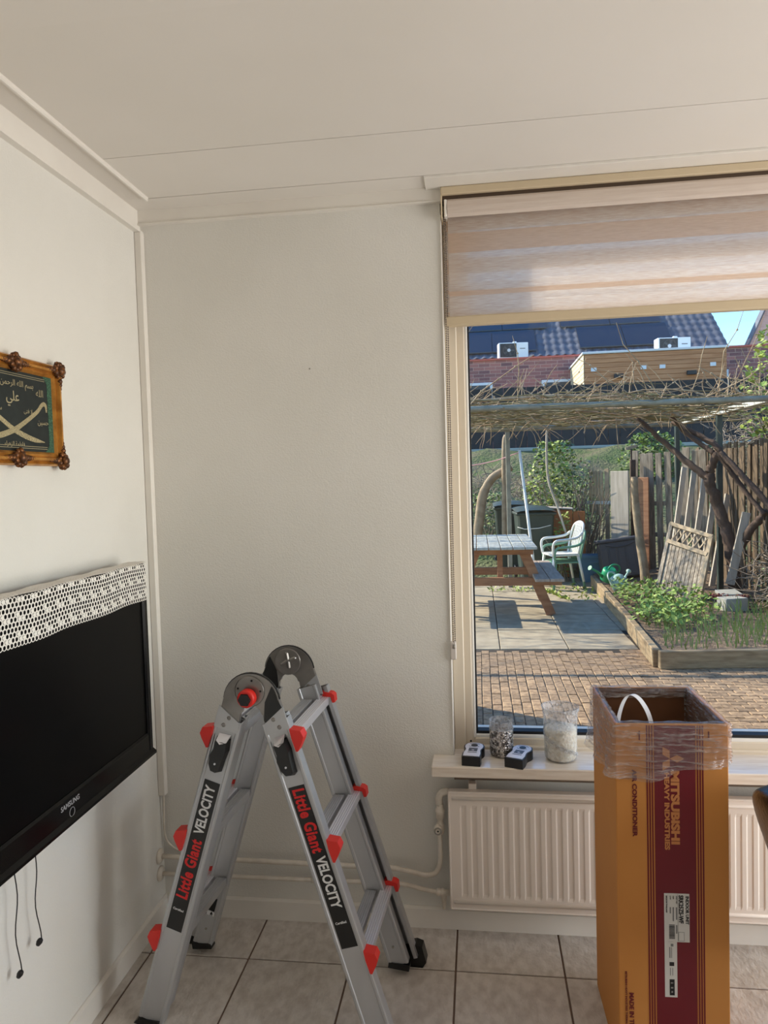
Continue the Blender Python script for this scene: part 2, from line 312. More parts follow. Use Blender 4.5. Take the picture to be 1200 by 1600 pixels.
MB().lathe([(0.021, 0), (0.021, X1 - X0)], (X0, 2.418, 2.413), (1, 0, 0), 20).obj('fabric_roll', 'blind_solid', bl)
def band(z0, z1, y, m, name):
    MB().grid(lambda a, b: ((X0 - (0.010 if y > 2.42 else 0)) * (1 - a) + X1 * a, y + 0.0012 * math.sin(a * 23 + z0 * 9), z0 + (z1 - z0) * b), 24, 1).obj(name, m, bl)
zz = [2.395, 2.330, 2.268, 2.206, 2.156, 2.128, 2.098, 2.066]
kinds = ['s', 'h', 's', 'h', 's', 'h', 's']
z = 2.395; k = 0
edges_front = [2.395, 2.338, 2.274, 2.200, 2.150, 2.134, 2.094, 2.066]
for a, b, kd in zip(edges_front[:-1], edges_front[1:], ['h', 's', 'h', 'h', 's', 'h', 'h']):
    band(b, a, 2.409, 'blind_solid' if kd == 's' else 'blind_sheer', 'solid_band' if kd == 's' else 'sheer_band')
edges_back = [2.395, 2.350, 2.262, 2.212, 2.160, 2.146, 2.088, 2.078, 2.066]
for a, b, kd in zip(edges_back[:-1], edges_back[1:], ['s', 'h', 's', 'h', 's', 'h', 's', 'h']):
    band(b, a, 2.432, 'blind_solid' if kd == 's' else 'blind_sheer', 'solid_band' if kd == 's' else 'sheer_band')
MB().ext([(-0.012, 0), (0.012, 0), (0.014, 0.006), (0.013, 0.028), (0.008, 0.034), (-0.008, 0.034), (-0.013, 0.028), (-0.014, 0.006)], (X0 - 0.012, 2.420, 2.038), (0, -1, 0), (0, 0, 1), (1, 0, 0), X1 - X0 + 0.02).obj('bottom_bar', 'blind_metal', bl)
for dy in (0.0, 0.009):
    mb = MB(); n_ = 190
    mb.tube([(-0.0900 + dy * 0.6, 2.400 + dy, 2.40), (-0.0920 + dy * 0.6, 2.400 + dy, 0.985)], 0.0009, 5)
    for i in range(n_):
        z = 2.40 - 1.415 * i / n_; mb.sphere((-0.0900 - 0.002 * i / n_ + dy * 0.6, 2.400 + dy, z), 0.0026, 6, 4)
    mb.obj('bead_chain', 'chain_grey', bl, kind='stuff')
MB().b2((-0.1035, 2.398, 0.93), (-0.083, 2.416, 0.99), 0.003).obj('chain_holder', 'clear_plastic', bl)
MB().lathe([(0.0045, 0), (0.0045, 0.014)], (-0.090, 2.399, 0.968), (0, 0, 1), 10).obj('chain_clip', 'valve_grey', bl)

# ------------------------------------------------------------------ radiator and pipes
ra = thing('radiator', 'white ribbed panel radiator under the window sill', 'radiator', (0.66, 2.36, 0.108))
L, H = 1.56, 0.40
prof = []
w_ = L - 0.05; nR = 44; p_ = w_ / nR
zr0, zr1 = 0.043, H - 0.045
mb = MB()
yf = -0.027
def yy(x, z):
    """front surface: flat margins, pressed vertical ribs between"""
    if z < zr0 or z > zr1 or x < -w_ / 2 or x > w_ / 2: return yf
    q = ((x + w_ / 2) / p_) % 1.0
    e = min(1, (z - zr0) / 0.012, (zr1 - z) / 0.012)
    if q < 0.36: d = 0
    elif q < 0.5: d = (q - 0.36) / 0.14
    elif q < 0.86: d = 1
    else: d = (1 - q) / 0.14
    return yf + 0.0022 * d * e
xs = [-L / 2, -w_ / 2]
for i in range(nR): xs += [-w_ / 2 + p_ * (i + q) for q in (0.36, 0.5, 0.86, 1.0)]
xs += [L / 2]
zs_ = [0.006, zr0, zr0 + 0.012, zr1 - 0.012, zr1, H - 0.006]
vs_ = [(x, yy(x, z + 1e-9 if z == zr0 else z), z) for x in xs for z in zs_]; w = len(zs_)
mb.add(vs_, [(i * w + j, (i + 1) * w + j, (i + 1) * w + j + 1, i * w + j + 1) for i in range(len(xs) - 1) for j in range(w - 1)])
mb.b2((-L / 2, yf + 0.012, 0.004), (L / 2, 0.012, H - 0.004), 0.004)
for z0, z1 in ((0.0, 0.008), (H - 0.008, H)): mb.b2((-L / 2, yf - 0.002, z0), (L / 2, 0.0, z1), 0.003)
for x0 in (-L / 2 - 0.001, L / 2 - 0.006): mb.b2((x0, yf - 0.001, 0.003), (x0 + 0.007, 0.0, H - 0.003), 0.002)
mb.obj('panel', 'radiator', ra)
for z in (0.028, H - 0.022): MB().tube([(-L / 2 + 0.012, yf + 0.0, z), (L / 2 - 0.012, yf + 0.0, z)], 0.006, 8).obj('header_ridge', 'radiator', ra)
for x in (-0.70, 0.70): MB().b2((x - 0.013, -0.004, H - 0.02), (x + 0.013, 0.05, H + 0.018), 0.002).obj('bracket', 'radiator', ra)
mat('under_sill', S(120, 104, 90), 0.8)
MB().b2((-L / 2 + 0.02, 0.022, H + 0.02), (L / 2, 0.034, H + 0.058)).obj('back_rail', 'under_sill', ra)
ph = thing('heating_pipe', 'upper white heating pipe bending up to the radiator valve', 'pipe', (-0.15, 2.37, 0.36), group='heating pipes along the back wall')
def loc(pts, o): return [(p[0] - o[0], p[1] - o[1], p[2] - o[2]) for p in pts]
O1 = (-0.15, 2.37, 0.36)
MB().tube(loc(smooth([(-1.145, 2.372, 0.228), (-0.8, 2.372, 0.225), (-0.478, 2.372, 0.222), (-0.33, 2.372, 0.222), (-0.25, 2.372, 0.209), (-0.2, 2.371, 0.201), (-0.168, 2.37, 0.213), (-0.153, 2.37, 0.25), (-0.152, 2.37, 0.30), (-0.152, 2.37, 0.352)], 6), O1), 0.0085, 12).obj('pipe', 'pipe_paint', ph)
MB().lathe([(0.012, 0), (0.014, 0.006), (0.014, 0.03), (0.011, 0.036), (0.010, 0.05), (0.0145, 0.054), (0.0145, 0.068), (0.016, 0.07), (0.016, 0.082), (0.012, 0.086), (0.012, 0.102)], (0, 0, -0.012), (0, 0, 1), 16).obj('valve_body', 'pipe_paint', ph)
MB().lathe([(0.0135, 0), (0.0145, 0.003), (0.0145, 0.018), (0.012, 0.022)], (-0.006, -0.010, 0.010), (0, -1, 0), 20).obj('thermostat_stem', 'pipe_paint', ph)
MB().torus((-0.006, -0.032, 0.010), 0.0105, 0.003, (0, -1, 0), 20, 6).obj('valve_ring', 'valve_grey', ph); MB().lathe([(0.003, 0), (0.003, 0.0015)], (-0.006, -0.0323, 0.010), (0, -1, 0), 12).obj('valve_pin', 'rubber', ph)
MB().tube(loc(smooth([(-0.152, 2.37, 0.445), (-0.151, 2.37, 0.47), (-0.140, 2.37, 0.488), (-0.118, 2.37, 0.492)], 6), O1), 0.012, 12).obj('elbow', 'pipe_paint', ph)
for n_, zz_ in (('wall_rosette', 0.228),): MB().lathe([(0.026, 0), (0.026, 0.005), (0.02, 0.010), (0.011, 0.012)], (-1.15 - O1[0], 2.372 - O1[1], zz_ - O1[2]), (1, 0, 0), 20).obj('wall_rosette', 'pipe_paint', ph)
MB().lathe([(0.0105, 0), (0.0105, 0.028)], (-0.60 - O1[0], 2.372 - O1[1], 0.2235 - O1[2]), (1, 0, 0), 14).obj('pipe_sleeve', 'pipe_paint', ph)
O2 = (-0.15, 2.37, 0.14)
pl = thing('heating_pipe', 'lower white heating pipe running to the foot of the radiator', 'pipe', O2, group='heating pipes along the back wall')
MB().tube(loc(smooth([(-1.145, 2.372, 0.165), (-0.8, 2.372, 0.166), (-0.48, 2.372, 0.167), (-0.30, 2.372, 0.167), (-0.216, 2.371, 0.152), (-0.165, 2.37, 0.145), (-0.15, 2.37, 0.145)], 6), O2), 0.0075, 12).obj('pipe', 'pipe_paint', pl)
MB().lathe([(0.011, 0), (0.013, 0.003), (0.013, 0.010), (0.010, 0.013), (0.013, 0.016), (0.013, 0.024), (0.010, 0.028), (0.010, 0.055)], (-0.168 - O2[0], 0, 0.005), (1, 0, 0), 14).obj('union_nut', 'pipe_paint', pl)
MB().lathe([(0.010, 0), (0.010, -0.02), (0.008, -0.024), (0.008, -0.045), (0.006, -0.05), (0.0045, -0.058)], (0.006, 0, 0.005), (0, 0, 1), 12).obj('drain_nozzle', 'pipe_paint', pl)
MB().lathe([(0.026, 0), (0.026, 0.005), (0.02, 0.010), (0.011, 0.012)], (-1.15 - O2[0], 2.372 - O2[1], 0.165 - O2[2]), (1, 0, 0), 20).obj('wall_rosette', 'pipe_paint', pl)
MB().lathe([(0.0105, 0), (0.0105, 0.028)], (-0.60 - O2[0], 2.372 - O2[1], 0.167 - O2[2]), (1, 0, 0), 14).obj('pipe_sleeve', 'pipe_paint', pl)
tag(MB().tube(smooth([(-1.135, 2.396, 0.445), (-1.137, 2.397, 0.38), (-1.138, 2.398, 0.30), (-1.125, 2.40, 0.262), (-1.095, 2.40, 0.240), (-1.07, 2.398, 0.236)], 6), 0.0035, 8).obj('antenna_cable', 'pipe_paint'), 'thin white cable leaving the corner duct towards the pipes', 'cable')

# ------------------------------------------------------------------ television with lace runner, cords, picture
mat('tv_gloss', S(7, 7, 8), 0.22, spec=0.25); mat('tv_screen', S(4, 4, 5), 0.28, spec=0.12); mat('tv_back', S(24, 24, 25), 0.6); mat('silver_print', S(150, 150, 152), 0.35)
tv = thing('television', 'black flat television mounted on the left wall under a lace runner', 'television', (-1.05, 1.665, 0.685))
W2 = 0.498; TH = 0.612
bz = 0.028; bb = 0.075
for lo, hi, n_ in (((-0.045, W2 - bz, 0.0), (0.0, W2, TH), 'side_bezel'), ((-0.045, -W2, 0.0), (0.0, -W2 + bz, TH), 'side_bezel'), ((-0.045, -W2 + bz, TH - 0.03), (0.0, W2 - bz, TH), 'top_bezel'), ((-0.045, -W2 + bz, 0.0), (0.0, W2 - bz, bb), 'bottom_bezel')):
    MB().b2(lo, hi, 0.006).obj(n_, 'tv_gloss', tv)
MB().ext([(0, 0), (0.012, 0.004), (0.012, 0.012), (0, 0.022)], (-0.002, -W2 + 0.004, -0.002), (1, 0, 0), (0, 0, 1), (0, 1, 0), 2 * W2 - 0.008).obj('lower_lip', 'tv_gloss', tv)
MB().b2((-0.02, -W2 + bz, bb), (-0.008, W2 - bz, TH - 0.03)).obj('screen', 'tv_screen', tv)
MB().ext([(-W2 + 0.05, 0.06), (W2 - 0.05, 0.06), (W2 - 0.05, TH - 0.05), (-W2 + 0.05, TH - 0.05)], (-0.085, 0, 0), (0, 1, 0), (0, 0, 1), (1, 0, 0), 0.042).obj('rear_cover', 'tv_back', tv)
MB().b2((-0.098, -0.2, 0.16), (-0.084, 0.2, 0.46), 0.003).obj('wall_bracket', 'tv_back', tv)
text('brand_lettering', 'SAMSUNG', 0.0185, 'silver_print', tv, (0.0005, 0.02, 0.052), (0, 1, 0), (0, 0, 1), 'CENTER', 0.0004)
MB().torus((0.001, 0.025, 0.028), 0.0115, 0.0009, (1, 0, 0), 24, 5).obj('power_ring', 'silver_print', tv)
mat('lace', S(236, 231, 222), 0.9)
mb = MB(); pit = 0.0132; top = 1.297 + 0.004
def lace_pt(v, s):
    """v along the tv, s runs up the front, across the top and down the back (metres)"""
    fd = 0.114 + 0.002 * math.sin(v * 21)
    wob = 0.0015 * math.sin(v * 40 + s * 30)
    if s < fd: return Vector((-1.0455 + wob * 0.6 + 0.002 * (fd - s) / fd, v, top - fd + s)), Vector((1, 0, 0))
    if s < fd + 0.052: return Vector((-1.0455 - (s - fd), v, top + wob)), Vector((0, 0, 1))
    d = s - fd - 0.052
    return Vector((-1.0985 - d * 0.45, v, top - 0.012 + d * 0.05)), Vector((0.1, 0, 1))
def ringlet(c, nrm, R, r, n=7):
    x, y = frame_of(nrm); vs_ = []
    for i in range(n):
        a = 2 * math.pi * i / n; d = x * math.cos(a) + y * math.sin(a)
        vs_ += [c + d * (R - r), c + d * R + nrm * r, c + d * (R + r)]
    mb.add(vs_, [(i * 3 + j, i * 3 + j + 1, ((i + 1) % n) * 3 + j + 1, ((i + 1) % n) * 3 + j) for i in range(n) for j in range(2)], True)
nv = int(0.985 / pit); ns = 17
for i in range(nv):
    for j in range(ns):
        c, nrm = lace_pt(1.175 + (i + 0.5 * (j % 2)) * pit, 0.004 + j * pit * 0.87 * 0.98)
        if c.y > 2.158: continue
        ringlet(c, nrm, 0.0064, 0.00115)
        if (i % 4 == 1 and j % 4 in (1, 2)) or (i % 4 == 2 and j % 4 == 1):
            x, y = frame_of(nrm); mb.add([c + nrm * 0.001 + (x * math.cos(a) + y * math.sin(a)) * 0.0046 for a in [k * math.pi / 3 for k in range(6)]], [(0, 1, 2, 3, 4, 5)])
tag(mb.obj('lace_runner', 'lace'), 'white crocheted lace runner draped over the top of the television', 'lace cloth')
mat('cord_black', S(20, 18, 17), 0.6)
for (y0, z0, y1, z1, lab) in ((1.628, 0.72, 1.632, 0.405, 'shorter black cord with a knob end hanging below the television'), (1.548, 0.72, 1.552, 0.378, 'longer black cord with a knob end hanging below the television')):
    c = thing('hanging_cord', lab, 'cord', (-1.118, y1, z1), group='cords below the television')
    pts = [(0.004 * math.sin(t * 9 + y0 * 7), (y0 - y1) * (1 - t) + 0.003 * math.sin(t * 13 + y0), (z0 - z1) * (1 - t)) for t in [k / 14 for k in range(15)]]
    MB().tube(pts, 0.0014, 6).obj('cord', 'cord_black', c); MB().lathe([(0.003, 0.008), (0.0065, 0.005), (0.0075, -0.002), (0.005, -0.010), (0.002, -0.012)], (0, 0, 0), (0.5, 0.2, 1), 8).obj('knob', 'cord_black', c)
mat('gold_frame', S(206, 146, 66), 0.34, 0.5, col2=S(160, 104, 42), vs=30, stretch=(1, 1, 1)); mat('bronze_ornament', S(80, 50, 30), 0.4, 0.5, col2=S(134, 84, 42), vs=120, contrast=(0.45, 0.6))
mat('velvet_dark', S(38, 44, 42), 0.85, col2=S(30, 36, 34), vs=30); mat('green_glitter', S(28, 66, 52), 0.6, col2=S(78, 128, 98), vs=420, contrast=(0.5, 0.62)); mat('gold_glitter', S(120, 108, 80), 0.45, 0.2, col2=S(206, 192, 150), vs=700, contrast=(0.42, 0.6)); mat('gold_print', S(168, 156, 122), 0.5)
pw, phh = 0.405, 0.272
pc = thing('framed_calligraphy', 'gilt framed dark panel with gold crossed sabres and calligraphy on the left wall', 'picture', (-1.148, 1.662, 1.738))
MB().b2((0.0, -pw / 2 + 0.02, -phh / 2 + 0.02), (0.012, pw / 2 - 0.02, phh / 2 - 0.02)).obj('panel', 'velvet_dark', pc)
fp = [(0, 0), (0.016, 0), (0.022, 0.004), (0.018, 0.010), (0.028, 0.014), (0.028, 0.020), (0.018, 0.024), (0.020, 0.030), (0.012, 0.036), (0.0, 0.036)]
def mitre(name, a, b, inw):
    a, b, inw = Vector(a), Vector(b), Vector(inw); t = (b - a).normalized(); vs_ = []
    for p, sgn in ((a, 1), (b, -1)):
        for d, w in fp: vs_.append(p + Vector((d, 0, 0)) + inw * w + t * w * sgn)
    n = len(fp); MB().add(vs_, [tuple(range(n)), tuple(range(2 * n - 1, n - 1, -1))] + [(k, n + k, n + (k + 1) % n, (k + 1) % n) for k in range(n)]).obj(name, 'gold_frame', pc)
hw, hh = pw / 2, phh / 2
mitre('frame_moulding', (0, -hw, hh), (0, hw, hh), (0, 0, -1)); mitre('frame_moulding', (0, -hw, -hh), (0, hw, -hh), (0, 0, 1)); mitre('frame_moulding', (0, hw, -hh), (0, hw, hh), (0, -1, 0)); mitre('frame_moulding', (0, -hw, -hh), (0, -hw, hh), (0, 1, 0))
def ornament(cy, cz, dirs):
    mb = MB(); random.seed(int(cy * 1000) + int(cz * 777))
    mb.sphere((0.027, cy, cz), 0.015, 8, 5)
    for k in range(9):
        a = k * 2 * math.pi / 9; mb.sphere((0.025, cy + 0.018 * math.cos(a), cz + 0.018 * math.sin(a)), U(0.006, 0.010), 6, 4)
    for dy, dz in dirs:
        for t in range(1, 5): mb.sphere((0.024, cy + dy * (0.018 + t * 0.010), cz + dz * (0.018 + t * 0.010)), 0.011 - t * 0.0016, 6, 4)
    mb.obj('ornament', 'bronze_ornament', pc)
for sy in (-1, 1):
    for sz in (-1, 1): ornament(sy * (hw - 0.014), sz * (hh - 0.014), ((-sy, 0), (0, -sz)))
for sz in (-1, 1): ornament(0.0, sz * (hh - 0.018), ((1, 0), (-1, 0)))
for sy in (-1, 1): ornament(sy * (hw - 0.018), 0.0, ((0, 1), (0, -1))) if sy < 0 else None
iw, ih = hw - 0.036, hh - 0.036
for sy in (-1, 1):
    MB().b2((0.012, sy * iw - (0.020 if sy > 0 else 0), -ih), (0.0126, sy * iw + (0.020 if sy < 0 else 0), ih)).obj('glitter_border', 'green_glitter', pc)
    for sz in (-1, 1): MB().ext([(0, 0), (-sy * 0.038, 0), (-sy * 0.020, -sz * 0.018), (0, -sz * 0.034)] if sy * sz < 0 else [(0, -sz * 0.034), (-sy * 0.020, -sz * 0.018), (-sy * 0.038, 0), (0, 0)], (0.012, sy * iw, sz * ih), (0, 1, 0), (0, 0, 1), (1, 0, 0), 0.0007).obj('glitter_corner', 'green_glitter', pc)
for sz in (-1, 1):
    for off in (0.008, 0.013): MB().b2((0.012, -iw + 0.03, sz * (ih - off) - 0.0006), (0.0126, iw - 0.03, sz * (ih - off) + 0.0006)).obj('border_line', 'gold_print', pc)
def sabre(sg):
    """curved blade from the hilt up at one side to the forked tip low at the other"""
    c = [(0.138, 0.010), (0.136, 0.026), (0.128, 0.031), (0.117, 0.026), (0.100, 0.010), (0.070, -0.008), (0.035, -0.027), (0.0, -0.044), (-0.045, -0.058), (-0.085, -0.066), (-0.125, -0.070)]
    wd = [0.003, 0.005, 0.0055, 0.0055, 0.0055, 0.0058, 0.0062, 0.0068, 0.0072, 0.006, 0.001]
    P = smooth([(sg * a, b, 0) for a, b in c], 4); n = len(P); vs_ = []
    for i, p in enumerate(P):
        t = (P[min(i + 1, n - 1)] - P[max(i - 1, 0)]).normalized(); nn = Vector((-t.y, t.x, 0)); f = i / (n - 1) * (len(wd) - 1); k = min(int(f), len(wd) - 2); w = wd[k] + (wd[k + 1] - wd[k]) * (f - k)
        for s_ in (-1, 1): q = p + nn * w * s_; vs_.append((0.0130 + 0.0003 * (sg > 0), q.x, q.y - 0.004))
    MB().add(vs_, [(2 * i, 2 * i + 1, 2 * i + 3, 2 * i + 2) for i in range(n - 1)]).obj('sabre', 'gold_glitter', pc)
sabre(1); sabre(-1)
def ar(body, size, y, z, off=0.0): text('lettering', body[::-1], size, 'gold_print', pc, (0.0128, y, z), (0, 1, 0), (0, 0, 1), 'CENTER', off)
ar('\ufe91\ufeb4\ufee2 \ufe8d\ufedf\ufee0\ufeea \ufe8d\ufedf\ufeae\ufea3\ufee4\ufee6 \ufe8d\ufedf\ufeae\ufea3\ufef4\ufee2', 0.021, -0.008, 0.068)
ar('\ufecb\ufee0\ufef2', 0.034, 0.0, 0.034, 0.0003); ar('\ufe8d\ufedf\ufee0\ufeea', 0.026, 0.112, 0.052); ar('\ufee3\ufea4\ufee4\ufeaa', 0.026, -0.112, 0.052); ar('\ufea3\ufeb4\ufef4\ufee6', 0.019, 0.122, -0.022); ar('\ufea3\ufeb4\ufee6', 0.019, -0.122, -0.022); ar('\ufed3\ufe8e\ufec3\ufee4\ufe94 \ufe8d\ufedf\ufeb0\ufeeb\ufeae\ufe8d\u0621', 0.015, 0.0, -0.083); ar('\ufefb \ufed3\ufe98\ufef0', 0.015, 0.060, 0.002); ar('\ufeb3\ufef4\ufed2', 0.015, -0.060, 0.002)
nl = MB().lathe([(0.0012, 0), (0.0012, 0.008), (0.003, 0.008), (0.003, 0.009)], (-0.553, 2.408, 1.92), (0, -1, 0), 8); tag(nl.obj('wall_nail', 'valve_grey'), 'tiny grey nail left in the bare back wall', 'nail')
# ------------------------------------------------------------------ ladder
mat('aluminium', S(190, 191, 193), 0.4, 0.6, col2=S(176, 177, 180), vs=8, stretch=(1, 1, 0.2)); mat('alu_bright', S(222, 222, 228), 0.33, 0.55); mat('steel_plate', S(150, 146, 142), 0.32, 0.7, col2=S(124, 120, 116), vs=9)
mat('ladder_black', S(12, 12, 13), 0.35); mat('ladder_red', S(214, 40, 30), 0.45); mat('sticker_black', S(10, 10, 10), 0.4); mat('print_red', S(214, 26, 26), 0.5); mat('print_white', S(225, 225, 225), 0.5); mat('dark_hole', S(8, 8, 8), 0.9)
ld = thing('step_ladder', 'aluminium folding ladder with red caps standing as an A-frame', 'ladder', (-0.612, 2.04, 0), -0.065)
SL = 0.312; NN = math.hypot(1, SL)
def half(z): return 0.345 - SL * z
def rail(sd, yweb, yin, z0, z1, w, shift, name='rail', m='aluminium'):
    """C-section stile; the web lies at yweb and the flanges run towards yin"""
    t = Vector((sd * SL, 0, -1)).normalized(); u = Vector((sd * 1.0, 0, SL)).normalized(); d = abs(yin - yweb); vdir = Vector((0, 1 if yin > yweb else -1, 0))
    h = w / 2; e = 0.003
    pf = [(-h, 0), (-h + .003, -.002), (-h + .009, -.002), (-h + .011, 0), (h - .011, 0), (h - .009, -.002), (h - .003, -.002), (h, 0), (h, d), (h - .012, d), (h - .012, d - e), (h - e, d - e), (h - e, e), (-h + e, e), (-h + e, d - e), (-h + .012, d - e), (-h + .012, d), (-h, d)]
    if sd * vdir.y > 0: pf = pf[::-1]
    o = Vector((sd * (half(z1) + shift), yweb, z1)); Ln = (z1 - z0) * NN
    return MB().ext(pf, o, u, vdir, t, Ln).obj(name, m, ld)
YN, YF = -0.175, 0.165
for sd in (-1, 1):
    rail(sd, YN, YN + 0.030, 0.012, 0.897, 0.076, 0.0, 'outer_rail')
    rail(sd, YN + 0.034, YN + 0.058, 0.045, 0.90, 0.062, -0.006, 'inner_rail')
    rail(sd, YF - 0.030, YF - 0.004, 0.035, 0.90, 0.064, -0.006, 'inner_rail')
    rail(sd, YF + 0.030, YF, 0.03, 0.885, 0.076, 0.010, 'outer_rail')
    for yc in (YN + 0.014, YF + 0.020):
        far = yc > 0; zf = 0.0; f = MB(); x0 = sd * (half(0.0) + 0.004 + (0.016 if far else 0)); yo = yc + (0.014 if far else 0)
        kf = 1.0 if far else 0.22
        f.ext([(a_, b_ * kf) for a_, b_ in ([(-0.036, 0.0), (-0.012, -0.0), (0.03, 0.0), (0.042, 0.018), (0.030, 0.066), (0.010, 0.072), (-0.038, 0.062)] if sd > 0 else [(0.038, 0.062), (-0.010, 0.072), (-0.030, 0.066), (-0.042, 0.018), (-0.03, 0.0), (0.012, 0.0), (0.036, 0.0)])], (x0, yo - 0.019, 0), (1, 0, 0), (0, 0, 1), (0, 1, 0), 0.038)
        f.obj('rubber_foot', 'ladder_black', ld)
    MB().ext([(-0.036, 0.006), (0.03, 0.0), (0.033, 0.02), (-0.033, 0.022)] if sd > 0 else [(0.033, 0.022), (-0.033, 0.02), (-0.03, 0.0), (0.036, 0.006)], (sd * (half(0.03) - 0.006), YF - 0.034, 0.018), (1, 0, 0), (0, 0, 1), (0, 1, 0), 0.030).obj('end_cap', 'ladder_black', ld)
    MB().lathe([(0.004, 0), (0.004, 0.002)], (sd * (half(0.09) - 0.006), YF - 0.0305, 0.09), (0, -1, 0), 10).obj('rivet_hole', 'valve_grey', ld)
    for zs in (0.268, 0.565, 0.862):
        hx = half(zs)
        tread = [(-0.015, -0.024), (0.015, -0.024), (0.0165, 0.0)] + [(0.0165 - i * 0.0033, 0.0015 * (i % 2)) for i in range(1, 10)] + [(-0.0165, 0.0)]
        o = Vector((sd * (hx + 0.030), YN + 0.004, zs)); MB().ext(tread, o, (1, 0, 0), (0, 0, 1), (0, 1, 0), YF - YN + 0.02).obj('outer_rung', 'alu_bright', ld)
        o = Vector((sd * (hx - 0.014), YN + 0.04, zs)); MB().ext(tread, o, (1, 0, 0), (0, 0, 1), (0, 1, 0), YF - YN - 0.075).obj('inner_rung', 'aluminium', ld)
        for yc, dp in ((YN + 0.012, 0.034), (YF + 0.016, 0.03)):
            cp = [(0.033, 0.014), (0.064, 0.010), (0.072, -0.006), (0.068, -0.020), (0.056, -0.046), (0.050, -0.046), (0.038, -0.01)]
            if yc > 0: cp = [(0.02, 0.008), (0.032, 0.012), (0.056, 0.008), (0.064, 0.002), (0.066, -0.020), (0.058, -0.022), (0.052, -0.004), (0.024, -0.002)]
            cp = [(sd * a, b) for a, b in cp]
            if sd > 0: cp = cp[::-1]
            MB().ext(cp, (sd * hx, yc - dp / 2 - 0.004, zs + 0.004), (1, 0, 0), (0, 0, 1), (0, 1, 0), dp).obj('red_cap', 'ladder_red', ld)
    # rock lock on the near stile
    t = Vector((sd * SL, 0, -1)).normalized(); u = Vector((1.0, 0, sd * SL)).normalized()
    zc = 0.80; o = Vector((sd * half(zc), YN - 0.001, zc))
    lk = [(-0.020, 0.048), (0.020, 0.052), (0.024, 0.020), (0.020, -0.012), (0.018, -0.045), (0.008, -0.052), (-0.010, -0.050), (-0.022, -0.030), (-0.025, 0.0), (-0.018, 0.02)]
    mb = MB(); q = [o + u * a - t * b for a, b in lk]; n = len(q); q2 = [o + u * a * 0.8 - t * b * 0.85 + Vector((0, -0.022, 0)) for a, b in lk]
    mb.add(q + q2, [tuple(range(n, 2 * n))[::-1]] + [(k, n + k, n + (k + 1) % n, (k + 1) % n) for k in range(n)]); mb.obj('rock_lock', 'ladder_black', ld)
    mb = MB(); q = [o + u * a - t * b + Vector((0, c, 0)) for a, b, c in ((-0.016, 0.058, 0), (0.018, 0.062, 0), (0.016, 0.046, -0.020), (0.0, 0.038, -0.026), (-0.014, 0.044, -0.020))]; mb.add(q, [(0, 1, 2, 3, 4)]); mb.obj('lock_plate', 'alu_bright', ld)
    MB().lathe([(0.003, 0), (0.003, 0.002)], o - t * -0.02 + Vector((0, -0.022, 0)), (0, -1, 0), 8).obj('lock_pin', 'alu_bright', ld)
    # stickers
    o = Vector((sd * half(0.72), YN - 0.0006, 0.722)); d = t
    Ln = 0.455; pf = [(-0.0235, 0), (0.0235, 0), (0.0235, Ln), (-0.0235, Ln)]
    mb = MB(); q = [o + u * a + d * b for a, b in pf]; mb.add(q, [(0, 3, 2, 1)]); st = mb.obj('sticker', 'sticker_black', ld)
    if sd > 0: x, y, p1, p2 = d, u, o + d * 0.007, o + d * 0.200
    else: x, y, p1, p2 = -d, u * -1, o + d * 0.357, o + d * 0.158
    y = Vector((0, -1, 0)).cross(x) * 1.0
    text('lettering', 'Little Giant', 0.0465, 'print_red', st, p1 + Vector((0, -0.0004, 0)), x, y, 'LEFT', 0.0016, 0.76, shear=0.05, space=1.09)
    text('lettering', 'VELOCITY', 0.040, 'print_white', st, p2 + Vector((0, -0.0004, 0)), x, y, 'LEFT', 0.0012, 0.78)
    text('small_print', 'Certified', 0.009, 'print_white', st, o + d * (0.385 if sd > 0 else 0.392) + Vector((0, -0.0004, 0)) + u * (-0.018), u, -t, 'LEFT', 0.0002)
# sticker on the far left stile, seen from inside
t = Vector((-SL, 0, -1)).normalized(); u = Vector((1.0, 0, -SL)).normalized(); o = Vector((-half(0.17) + 0.006, YF - 0.0335, 0.20))
mb = MB(); q = [o + u * a + t * b for a, b in ((-0.002, 0), (0.022, 0), (0.022, 0.045), (-0.002, 0.045))]; mb.add(q, [(0, 3, 2, 1)]); mb.obj('warning_sticker', 'sticker_black', ld)
mb = MB(); q = [o + u * a + t * b for a, b in ((-0.014, 0.047), (0.024, 0.047), (0.024, 0.062), (-0.014, 0.062))]; mb.add(q, [(0, 3, 2, 1)]); ws = mb.obj('warning_sticker', 'print_white', ld)
for dx in (-0.006, 0.014):
    for da, db, wa, wb in ((0, -0.0045, 0.002, 0.0018), (0, 0.0, 0.004, 0.003), (-0.002, 0.004, 0.0012, 0.003), (0.003, 0.004, 0.0012, 0.003)):
        q = [o + u * (dx + da + a * wa) + t * (0.0545 + db + b * wb) + Vector((0, -0.0004, 0)) for a, b in ((-1, -1), (1, -1), (1, 1), (-1, 1))]; MB().add(q, [(0, 3, 2, 1)]).obj('pictogram', 'sticker_black', ws)
